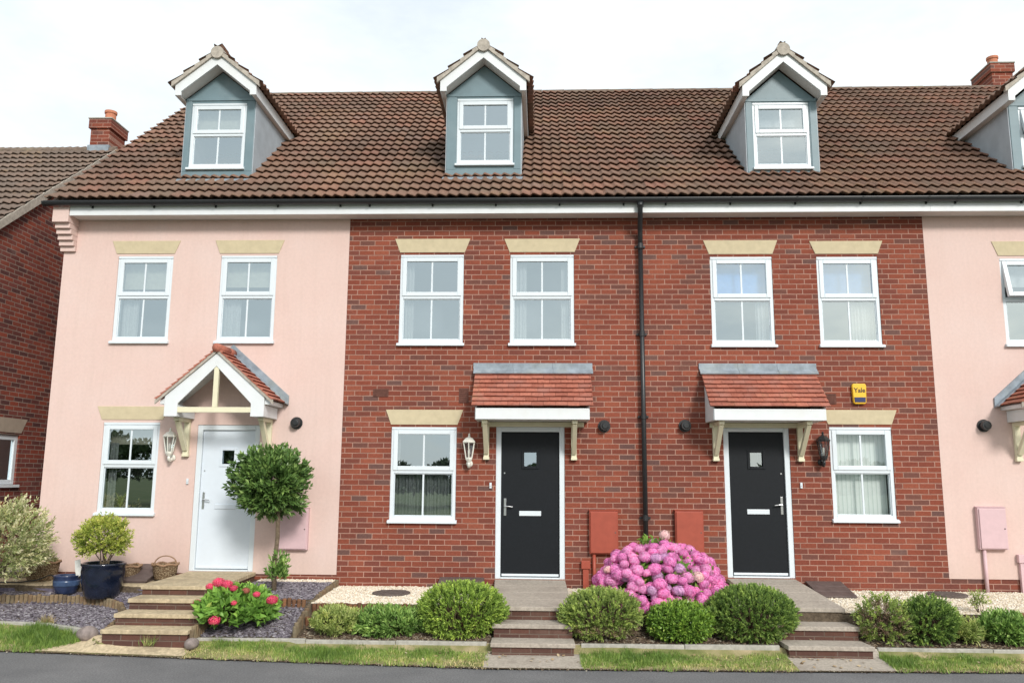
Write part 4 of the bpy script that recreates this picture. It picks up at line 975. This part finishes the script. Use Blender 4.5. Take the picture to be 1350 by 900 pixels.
# ------------------------------------------------------------------ plants
def leaves(P, D, L, W, r, fold=.25):
    """diamond leaves: P base, D direction, L lengths, W widths -> verts, quads"""
    n = len(P); ref = unit(r.normal(size=(n,3))); side = unit(np.cross(D,ref)); nrm = np.cross(side,D)
    mid = P+D*(L*.45)[:,None]
    a = mid+side*(W/2)[:,None]+nrm*(W*fold)[:,None]; b = mid-side*(W/2)[:,None]+nrm*(W*fold)[:,None]; tip = P+D*L[:,None]-nrm*(L*.12)[:,None]
    V = np.stack([P,a,tip,b],1).reshape(-1,3); F = np.arange(4*n).reshape(n,4)
    return V,F
def lump(d, lobes):
    s = np.ones(len(d))
    for (c,k,w) in lobes: s += k*np.exp(-((1-d@c)/w))
    return s
def bush(parent, name, mat, c, rad, nsh, per, L, W, seed, shoot=.10, zmin=-.35, upb=.45, inner=.75, spread=.75, rough=.1, gap=0, shade=0, top=None):
    r = np.random.default_rng(seed); c = np.array(c,float); rad = np.array(rad,float)
    lob = [(unit(r.normal(size=(1,3)))[0], r.uniform(-rough,rough*1.4), r.uniform(.05,.25)) for _ in range(14)]
    d = rand_dirs(nsh,zmin,r)
    if gap:
        h = np.sin(d[:,0]*5+seed)*np.sin(d[:,2]*6+seed*2)*np.sin(d[:,1]*5); d = d[h > -gap]
    n = len(d); s = lump(d,lob)*r.uniform(inner,1.0,n)**.7
    base = c+d*rad*s[:,None]
    ax = unit(unit(d/rad)+np.array([0,0,upb])+r.normal(0,.25,(n,3)))
    P = []; D = []; R = []
    tone = r.uniform(0,1,n)
    for i in range(per):
        t = i/per; a = i*2.4+r.uniform(0,6,n)
        ref = unit(np.cross(ax,np.array([.3,.5,.8]))); w = np.cross(ax,ref)
        rad_ = ref*np.cos(a)[:,None]+w*np.sin(a)[:,None]
        op = spread*(1-.55*t)
        P.append(base+ax*(shoot*(t-.6))+r.normal(0,.004,(n,3))); D.append(unit(ax*(1-op*.6)+rad_*op+r.normal(0,.12,(n,3))))
        R.append(np.clip(.2+.42*t+.55*(tone-.5)+r.normal(0,.14,n),0,1))
    P = np.concatenate(P); D = np.concatenate(D); R = np.concatenate(R); N_ = len(P)
    V,F = leaves(P,D,L*r.uniform(.7,1.2,N_),W*r.uniform(.75,1.2,N_),r)
    if parent is None: return V,F,R
    return link_mesh(name, V, F, mat, parent, rnd=R, recalc=False)
def stems(parent, c, rad, n, seed, mat='darkbark', name='stem', r0=.012, base=None, reach=.8):
    r = random.Random(seed); m = MB(); base = base or (c[0],c[1],c[2]-rad[2])
    for i in range(n):
        a = r.uniform(0,2*pi); z = r.uniform(-.1,1); q = sqrt(max(0,1-z*z))
        e = (c[0]+rad[0]*q*cos(a)*reach, c[1]+rad[1]*q*sin(a)*reach, c[2]+rad[2]*z*reach)
        b = (base[0]+r.uniform(-.04,.04)*rad[0]*3, base[1]+r.uniform(-.04,.04)*3*rad[1], base[2])
        mid = (b[0]*.45+e[0]*.55+r.uniform(-.03,.03), b[1]*.45+e[1]*.55+r.uniform(-.03,.03), b[2]*.6+e[2]*.4)
        m.tube([b,mid,e],[r0,r0*.65,r0*.25],5)
    return m.build(name, M[mat], parent)
def shrub(name, label, cat, x, y, w, dp, h, mat, nsh, per, L, W, seed, group=None, **kw):
    zg = gz(x,y); t = thing(name,label,cat,(x,y,zg),group)
    kw.setdefault('zmin',-.85); c = (x,y,zg+h*.42); rad = (w/2-.04,dp/2,h*.58-.04)
    bush(t,'foliage',M[mat],c,rad,nsh,per,L,W,seed,**kw); stems(t,c,rad,26,seed,base=(x,y,zg-.02)); return t
HG = 'rounded evergreen shrubs along the front beds'
shrub('rounded_shrub','bright green rounded shrub beside the low plants and white lantern steps','shrub',-.94,-1.82,1.12,.78,.61,'hebe',1700,20,.029,.0125,21,HG,inner=.80,rough=.045,shoot=.095,spread=.62)
shrub('rounded_shrub','olive rounded shrub between the steps and the pink hydrangea','shrub',.68,-1.84,1.03,.74,.57,'hebe2',1150,21,.030,.013,22,HG,inner=.74,rough=.09,shoot=.10,spread=.6)
shrub('rounded_shrub','small glossy leaved shrub in front of the pink hydrangea','shrub',1.60,-1.90,.82,.52,.45,'box',1200,9,.042,.022,23,HG,inner=.7,spread=.9,rough=.08)
shrub('rounded_shrub','dark green rounded shrub beside the steps of the black lantern door','shrub',2.44,-1.82,1.12,.78,.61,'hebe3',1700,20,.029,.0125,24,HG,inner=.80,rough=.045,shoot=.095,spread=.62)
shrub('rounded_shrub','twiggy half bare shrub beside the grey steps by the gravel bed','shrub',3.93,-1.86,.74,.54,.54,'hebe2',380,20,.030,.013,25,HG,inner=.66,gap=.22,rough=.1)
for nm,cx0,cy0,sd in (('rounded_shrub',-.94,-1.86,121),('rounded_shrub.001',.72,-1.90,122),('rounded_shrub.003',2.44,-1.86,124)):
    bush(bpy.data.objects[nm],'dry_twigs',M['dead'],(cx0,cy0,gz(cx0,cy0)+.12),(.42,.30,.16),230 if sd != 122 else 420,7,.04,.006,sd,inner=.75,zmin=-.4,shoot=.09)
tw = bpy.data.objects['rounded_shrub.004']
bush(tw,'dry_twigs',M['dead'],(3.92,-1.90,gz(3.96,-1.86)+.20),(.28,.25,.22),330,7,.04,.006,26,inner=.7,zmin=-.5,shoot=.08)
shrub('rounded_shrub','fresh green shrub between the twiggy shrub and a pale low plant','shrub',4.42,-1.86,.78,.54,.54,'hebe3',760,20,.030,.013,27,HG,inner=.7,rough=.08)
LG = 'low leafy plants at the front of the beds'
def low(label, x,y,w,dp,h,mat,nsh,per,L,W,seed,**kw): return shrub('low_plant',label,'plant',x,y,w,dp,h,mat,nsh,per,L,W,seed,LG,**kw)
low('feathery yellow green low plant next to the log edging',-2.42,-1.88,.72,.46,.33,'yel',800,9,.045,.014,31,gap=.15,rough=.25,inner=.55,upb=.8)
low('leafy mid green low plant spreading over the logs',-1.74,-1.90,.92,.44,.32,'grn',820,8,.065,.024,32,gap=.15,rough=.25,inner=.6,upb=.8)
low('pale yellow green low plant beside the fresh green shrub',4.85,-1.86,.42,.4,.30,'yel',380,8,.05,.014,33,gap=.1,rough=.2,inner=.55,upb=.7)
low('broad leaved green low plant near the end of the gravel logs',5.30,-1.86,.66,.44,.35,'grn',520,8,.06,.026,34,rough=.2,inner=.6,upb=.7)
# wispy weed on gravel
t = thing('weed','thin leafy weed growing from the gravel above the broad leaved plant','weed',(5.22,-1.45,.43)); bush(t,'foliage',M['yel'],(5.22,-1.45,.56),(.10,.08,.14),40,6,.04,.016,35); stems(t,(5.22,-1.45,.56),(.1,.08,.14),8,35,base=(5.22,-1.45,.42),r0=.004)
# bay tree standard
bx,by = -3.53,-.72; zg = gz(bx,by)
t = thing('bay_tree','clipped bay tree with a ball crown on a bare stem','tree',(bx,by,zg))
m = MB(); m.tube([(bx,by,zg-.05),(bx-.012,by,zg+.3),(bx+.01,by,zg+.7),(bx+.0,by,zg+1.0),(bx-.03,by,zg+1.4)],[.036,.03,.028,.026,.015],9); m.build('trunk', M['bark'], t, smooth=True)
cz = 1.88
bush(t,'crown',M['bay'],(bx-.10,by,cz),(.42,.42,.43),1150,12,.078,.037,41,inner=.4,rough=.22,zmin=-1,shoot=.17,upb=.45,spread=.75,gap=.35)
stems(t,(bx-.09,by,cz),(.30,.28,.34),14,41,'bark','limb',.013,base=(bx,by,zg+1.02))
bush(t,'basal_shoot',M['grn'],(bx+.05,by-.02,zg+.25),(.14,.12,.27),70,7,.07,.024,42,inner=.3,upb=1.2,spread=.6)
# potted lime shrub
px_,py_ = -5.70,-1.0; pz = gz(px_,py_)+.01
def pot(label, x,y,z,r,h,mat,band=None,tilt=0):
    t = thing('plant_pot', label, 'plant pot', (x,y,z),'glazed plant pots on the slate'); 
    m = MB(); m.lathe((x,y,z),[(r*.70,0),(r*.80,h*.1),(r*.95,h*.45),(r*1.0,h*.75),(r*.97,h*.9),(r*1.03,h*.94),(r*1.03,h*.99),(r*.97,h),(r*.90,h*.97),(r*.88,h*.8)],36); m.build('pot_body', M[mat], t, smooth=True)
    m = MB(); m.lathe((x,y,z),[(r*.86,h*.84),(r*.5,h*.86),(.01,h*.87)],24); m.build('pot_soil', M['soil'], t)
    if band:
        m = MB(); m.lathe((x,y,z),[(r*.955,h*.42),(r*.985,h*.5),(r*1.003,h*.66),(r*1.008,h*.74)],36); m.build('glaze_band', M[band], t, smooth=True)
    return t
pot('large dark navy glazed pot holding the lime green shrub',px_,py_,pz,.265,.44,'navypot')
t = thing('potted_shrub','lime green leafy shrub growing in the big navy pot','shrub',(px_,py_,pz+.38))
bush(t,'foliage',M['lime'],(px_-.04,py_,pz+.74),(.345,.33,.31),700,10,.036,.019,51,inner=.5,rough=.16,zmin=-.7,shoot=.1,upb=.3,spread=.9)
stems(t,(px_-.04,py_,pz+.74),(.31,.3,.28),12,51,'bark','stem',.009,base=(px_,py_,pz+.36))
qx,qy = -6.24,-.88; qz = gz(qx,qy)+.01
pot('small blue glazed pot with a white plant tag',qx,qy,qz,.165,.24,'bluepot','potband')
m = MB(); m.hexa([(qx+.13,qy-.02,qz+.2),(qx+.135,qy-.02,qz+.2),(qx+.135,qy-.017,qz+.2),(qx+.13,qy-.017,qz+.2)],[(qx+.12,qy-.02,qz+.27),(qx+.21,qy-.03,qz+.25),(qx+.21,qy-.027,qz+.25),(qx+.12,qy-.017,qz+.27)])
m.hexa([(qx+.115,qy-.02,qz+.271),(qx+.205,qy-.03,qz+.251),(qx+.205,qy-.027,qz+.251),(qx+.115,qy-.017,qz+.271)],[(qx+.07,qy+.02,qz+.42),(qx+.15,qy+.01,qz+.44),(qx+.15,qy+.013,qz+.44),(qx+.07,qy+.023,qz+.42)])
tag(m.build('plant_tag', M['tag']),'white plant tag stuck into the small blue pot','plant tag')
# baskets
def basket(label, x,y,z,r,h,handle=True):
    t = thing('wicker_basket', label,'basket',(x,y,z),'wicker baskets against the pink wall')
    m = MB(); m.lathe((x,y,z),[(r*.78,0),(r*.9,h*.4),(r*.98,h*.92),(r*.93,h*.93),(r*.8,h*.5)],20); m.build('basket_body', M['wicker'], t)
    m = MB(); m.tube([(x+r*cos(2*pi*i/20),y+r*sin(2*pi*i/20),z+h*.95+.012*sin(i*1.9)) for i in range(21)],.016,6)
    m.build('basket_rim', M['basket_rim'], t)
    if handle:
        m = MB(); m.tube([(x+r*.9*cos(pi*i/12),y,z+h*.95+.11*sin(pi*i/12)) for i in range(13)],.009,6); m.build('basket_handle', M['basket_rim'], t)
basket('wicker basket with a hoop handle between the hatch and buff steps',-5.17,-.36,.60,.17,.20)
basket('wicker tub under the cream variegated shrub by the pink wall',-6.86,-.42,.565,.22,.26,False)
t = thing('dry_plant','dry straggly plant growing out of the wicker tub','plant',(-6.86,-.42,.8)); bush(t,'foliage',M['varieg'],(-6.9,-.44,.84),(.2,.16,.12),150,7,.05,.014,55,inner=.5,rough=.3)
basket('shallow wicker basket half hidden behind the big navy pot',-5.72,-.36,.572,.2,.2,False)
# variegated shrub at the edge
vx,vy = -6.93,-1.20; vz = gz(vx,vy)
t = thing('variegated_shrub','cream and pink variegated shrub against the pink house corner','shrub',(vx,vy,vz))
m = MB(); m.tube([(vx-.02,vy-.04,vz-.05),(vx-.02,vy-.03,vz+.3),(vx-.05,vy,vz+.7)],[.03,.026,.02],8); m.build('trunk', M['bark'], t, smooth=True)
bush(t,'foliage',M['varieg'],(vx-.2,vy,1.10),(.62,.5,.50),1150,12,.046,.021,61,inner=.4,gap=.5,rough=.3,zmin=-.75,shoot=.15,upb=.35,spread=.75)
stems(t,(vx-.2,vy,1.10),(.58,.46,.46),26,61,'bark','limb',.010,base=(vx-.03,vy,vz+.45),reach=.95)
# big pink hydrangea
hx,hy = 1.475,-1.12; hz = gz(hx,hy)
t = thing('pink_hydrangea','big hydrangea covered in pink and lilac flower heads','flowering shrub',(hx,hy,hz))
hc = np.array([hx,hy-.06,hz+.14]); hr = np.array([.78,.58,.60])
hl = [(unit(rng.normal(size=(1,3)))[0], v, .12) for v in (.14,-.12,.1,-.14,.12,-.1,.08)]
def floret_head(seed, R, npt=150):
    r = np.random.default_rng(seed); i = np.arange(npt)+.5; z = 1-2*i/npt; a = i*2.39996; q = np.sqrt(1-z*z); d = np.stack([q*np.cos(a),q*np.sin(a),z],1)
    d = d[z > -.75]; n = len(d); s = R*r.uniform(.86,1.06,n); V = []; F = []; R_ = []
    t1 = unit(np.cross(d,unit(r.normal(size=(n,3))))); t2 = np.cross(d,t1); w = R*.21
    for j in range(4):
        a = j*pi/2; u = t1*cos(a)+t2*sin(a); v = -t1*sin(a)+t2*cos(a)
        b = d*s[:,None]; q4 = np.stack([b, b+u*w*.6+v*w*.5+d*w*.12, b+u*w*1.05-d*w*.1, b+u*w*.6-v*w*.5+d*w*.12],1)
        V.append(q4.reshape(-1,3)); R_.append(np.clip(r.uniform(0,1,n),0,1))
    V = np.concatenate(V); F = np.arange(len(V)).reshape(-1,4)
    return V,F,np.concatenate(R_)
hm = []
for i in range(6):
    V,F,R_ = floret_head(70+i, .068)
    me = bpy.data.meshes.new('flower_head'); me.from_pydata(V.tolist(),[],F.tolist()); at = me.attributes.new('rnd','FLOAT','FACE'); at.data.foreach_set('value',R_.astype(np.float32))
    me.materials.append(M['petal%d'%(0,0,1,1,2,3)[i]]); hm.append(me)
r = np.random.default_rng(77); heads = []
tries = 0
while len(heads) < 190 and tries < 60000:
    tries += 1
    d = rand_dirs(1,-.22,r)[0]
    if d[1] > .22: continue
    p = hc+d*hr*r.uniform(.86,1.02)*lump(d[None],hl)[0]
    if sin(d[0]*9+1)*sin(d[2]*8)*sin(d[1]*7+.5) > .62: continue
    if p[2] < hz+.02: continue
    if all(np.linalg.norm(p-q) > .094 for q in heads): heads.append(p)
heads.sort(key=lambda p: p[1]-1.2*p[2])
mV, mF, mR, off = [], [], [], 0
for q,p in enumerate(heads):
    u = r.random(); k = 0 if u < .3 else 1 if u < .5 else 2 if u < .74 else 3 if u < .93 else 4 if u < .98 else 5
    if abs(p[0]-hx) < .2 and p[2]-hz < .6 and u > .5: k = 4
    rot = (r.uniform(-.4,.4),r.uniform(-.4,.4),r.uniform(0,6.28)); sc = r.uniform(.84,1.24)
    if q < 100:
        o = bpy.data.objects.new('flower_head', hm[k]); COL.objects.link(o); o.parent = t
        o.location = p-np.array([hx,hy,hz]); o.rotation_euler = rot; o.scale = (sc*r.uniform(.9,1.12),sc,sc*r.uniform(.72,.92))
    else:
        V,F,R_ = floret_head(300+q,.068*sc); mV.append(V+p); mF.append(F+off); mR.append(R_); off += len(V)
if mV: struct(link_mesh('flower_head_mass', np.concatenate(mV), np.concatenate(mF), M['petal0'], t, rnd=np.concatenate(mR), recalc=False),'stuff')
o = bpy.data.objects.new('flower_head', hm[5]); COL.objects.link(o); o.parent = t; o.location = (.06,-.1,.84); o['label'] = 'pale top flower head standing above the rest'
bush(t,'foliage',M['hyd'],hc,(.68,.52,.53),480,6,.11,.06,78,inner=.84,zmin=-.3,spread=.9)
bush(t,'top_leaf',M['hyd'],(hx-.08,hy-.05,hz+.76),(.16,.10,.04),8,5,.09,.055,79,inner=.5,upb=.9)
stems(t,hc,(.66,.55,.66),50,78,base=(hx,hy,hz-.02))
# crimson hydrangea
cx_,cy_ = -3.68,-1.74; cz_ = gz(cx_,cy_)
t = thing('crimson_hydrangea','small hydrangea with a few crimson flower heads by the buff steps','flowering shrub',(cx_,cy_,cz_))
bush(t,'foliage',M['hyd'],(cx_+.04,cy_,cz_+.18),(.43,.34,.25),330,6,.11,.062,81,inner=.6,zmin=-.35,spread=.95,rough=.22,upb=.6)
stems(t,(cx_,cy_,cz_+.22),(.45,.36,.27),20,81,base=(cx_,cy_,cz_-.02))
V,F,R_ = floret_head(90,.062,110)
me = bpy.data.meshes.new('crimson_head'); me.from_pydata(V.tolist(),[],F.tolist()); at = me.attributes.new('rnd','FLOAT','FACE'); at.data.foreach_set('value',R_.astype(np.float32)); me.materials.append(M['petalred'])
med = me.copy(); med.materials.clear(); med.materials.append(M['petaldry'])
for (dx,dy,dz,mm,s) in [(-.16,-.12,.50,me,1.15),(-.05,-.14,.48,me,1.05),(-.26,-.12,.45,me,.85),(.04,-.16,.44,me,.75),(-.40,-.12,.26,med,.9),(-.06,-.44,.12,me,1.1),(.50,-.14,.31,me,1.1),(.33,-.2,.38,me,.7),(.2,-.2,.42,med,.75),(.12,-.34,.30,me,.6)]:
    o = bpy.data.objects.new('flower_head', mm); COL.objects.link(o); o.parent = t; o.location = (dx,dy,dz); o.scale = (s,s,s*.8)
    if mm is med: o['label'] = 'faded brownish red flower head'
# boulders, straw tuft, weed by the boulder
def boulder(x,y,z,rx,ry,rz,seed,label):
    r = np.random.default_rng(seed); V = []; F = []; nu,nv = 18,12
    for j in range(nv+1):
        th = pi*j/nv
        for i in range(nu):
            ph = 2*pi*i/nu; d = np.array([sin(th)*cos(ph),sin(th)*sin(ph),cos(th)]); k = 1+.06*sin(3*d[0]+seed)+.05*sin(4*d[1]+2*seed)
            V.append((x+rx*k*d[0],y+ry*k*d[1],z+rz*k*d[2]))
    for j in range(nv):
        for i in range(nu): F.append((j*nu+i,j*nu+(i+1)%nu,(j+1)*nu+(i+1)%nu,(j+1)*nu+i))
    return tag(link_mesh('boulder',V,F,M['boulder'],smooth=True),label,'boulder','smooth boulders beside the buff steps')
boulder(-5.26,-2.08,.175,.13,.11,.085,1,'smooth grey brown boulder at the concrete edging end')
boulder(-3.93,-2.31,.13,.085,.09,.062,2,'smaller rounded boulder by the short log edging')
def tuft(name,label,x,y,z,n,h,mat,seed,sp=.09):
    r = np.random.default_rng(seed); P = np.array([x,y,z])+r.normal(0,.025,(n,3))*np.array([1.6,.8,0]); D = unit(np.stack([r.normal(0,.45,n),r.normal(0,.35,n),np.ones(n)],1))
    V,F = leaves(P,D,h*r.uniform(.5,1.1,n),np.full(n,.006),r)
    return tag(link_mesh(name,V,F,M[mat],rnd=r.uniform(0,1,n),recalc=False),label,'grass tuft')
tuft('straw_tuft','dry straw coloured grass tuft on the concrete edging',-5.98,-1.70,.19,190,.15,'straw',3)
tuft('green_tuft','little green weed in front of the lowest buff step',-4.42,-2.36,.10,40,.15,'grassblade',4)
# hose lying by the basket
m = MB(); m.tube([(-7.6,-.75,.57),(-7.0,-.66,.565),(-6.75,-.70,.60),(-6.62,-.62,.66),(-6.52,-.64,.63),(-6.5,-.68,.565)],.009,6)
tag(m.build('black_cable', M['black'], smooth=True),'thin black cable looping over the paving below the wicker tub','cable')

# hedge and trees across the road (seen mirrored in the windows)
def treeline():
    r = np.random.default_rng(101); Vs=[];Fs=[];Rs=[];off=0
    for i in range(46):
        x = -62+2.8*i+r.uniform(-.8,.8); y = -46+r.uniform(-2,2); h = r.uniform(1.9,3.4) if x > -18 else r.uniform(4,6.5)
        n = 1300; d = rand_dirs(n,-.2,r); P = np.array([x,y,h*.5])+d*np.array([2.4,1.6,h*.5])*r.uniform(.7,1.08,(n,1)); D = unit(d+r.normal(0,.5,(n,3)))
        V,F = leaves(P,D,r.uniform(.25,.45,n),r.uniform(.18,.3,n),r); Vs.append(V);Fs.append(F+off);Rs.append(r.uniform(0,1,n)); off += len(V)
    o = link_mesh('treeline',np.concatenate(Vs),np.concatenate(Fs),M['trees'],rnd=np.concatenate(Rs),recalc=False); o['kind']='stuff'; tag(o,'far green trees and hedge mirrored in the ground floor windows','trees')
treeline()

# ------------------------------------------------------------------ light
EL, AZ = radians(31), radians(155)     # azimuth clockwise from +Y: sun in front of the houses, to the side of the brick end
sd = Vector((sin(AZ)*cos(EL), cos(AZ)*cos(EL), sin(EL)))
sun = bpy.data.lights.new('sun','SUN'); sun.energy = 2.3; sun.angle = radians(13); sun.color = (1,.965,.91)
so = bpy.data.objects.new('sun', sun); COL.objects.link(so); so.location = sd*60; so.rotation_euler = (-sd).to_track_quat('-Z','Y').to_euler()
w = bpy.data.worlds.new('World'); S.world = w; w.use_nodes = True; nt = w.node_tree
bg = nt.nodes['Background']; sky = nt.nodes.new('ShaderNodeTexSky'); sky.sky_type = 'NISHITA'; sky.sun_disc = False; sky.sun_elevation = EL; sky.sun_rotation = AZ; sky.air_density = 1.2; sky.dust_density = 2.0
nt.links.new(sky.outputs[0], bg.inputs[0]); bg.inputs[1].default_value = .13
b2 = nt.nodes.new('ShaderNodeBackground'); b2.inputs[0].default_value = (.92,.98,1,1); b2.inputs[1].default_value = .89
tc = nt.nodes.new('ShaderNodeTexCoord'); mpn = nt.nodes.new('ShaderNodeMapping'); mpn.inputs['Scale'].default_value = (1,1,2.4); nz = nt.nodes.new('ShaderNodeTexNoise'); nz.inputs['Scale'].default_value = 3.4; nz.inputs['Detail'].default_value = 6; nz.inputs['Roughness'].default_value = .6
rp = nt.nodes.new('ShaderNodeValToRGB'); rp.color_ramp.elements[0].position = .32; rp.color_ramp.elements[0].color = (.72,.72,.72,1); rp.color_ramp.elements[1].position = .62; rp.color_ramp.elements[1].color = (1,1,1,1)
mx = nt.nodes.new('ShaderNodeMixShader')
nt.links.new(tc.outputs['Generated'], mpn.inputs[0]); nt.links.new(mpn.outputs[0], nz.inputs['Vector']); nt.links.new(nz.outputs['Fac'], rp.inputs[0]); nt.links.new(rp.outputs[0], mx.inputs[0])
nt.links.new(bg.outputs[0], mx.inputs[1]); nt.links.new(b2.outputs[0], mx.inputs[2]); nt.links.new(mx.outputs[0], nt.nodes['World Output'].inputs[0])
S.view_settings.view_transform = 'Standard'; S.view_settings.look = 'None'; S.view_settings.exposure = .40; S.view_settings.gamma = 1; S.view_settings.use_curve_mapping = False
S.cycles.max_bounces = 8; S.cycles.transparent_max_bounces = 16; S.cycles.diffuse_bounces = 4
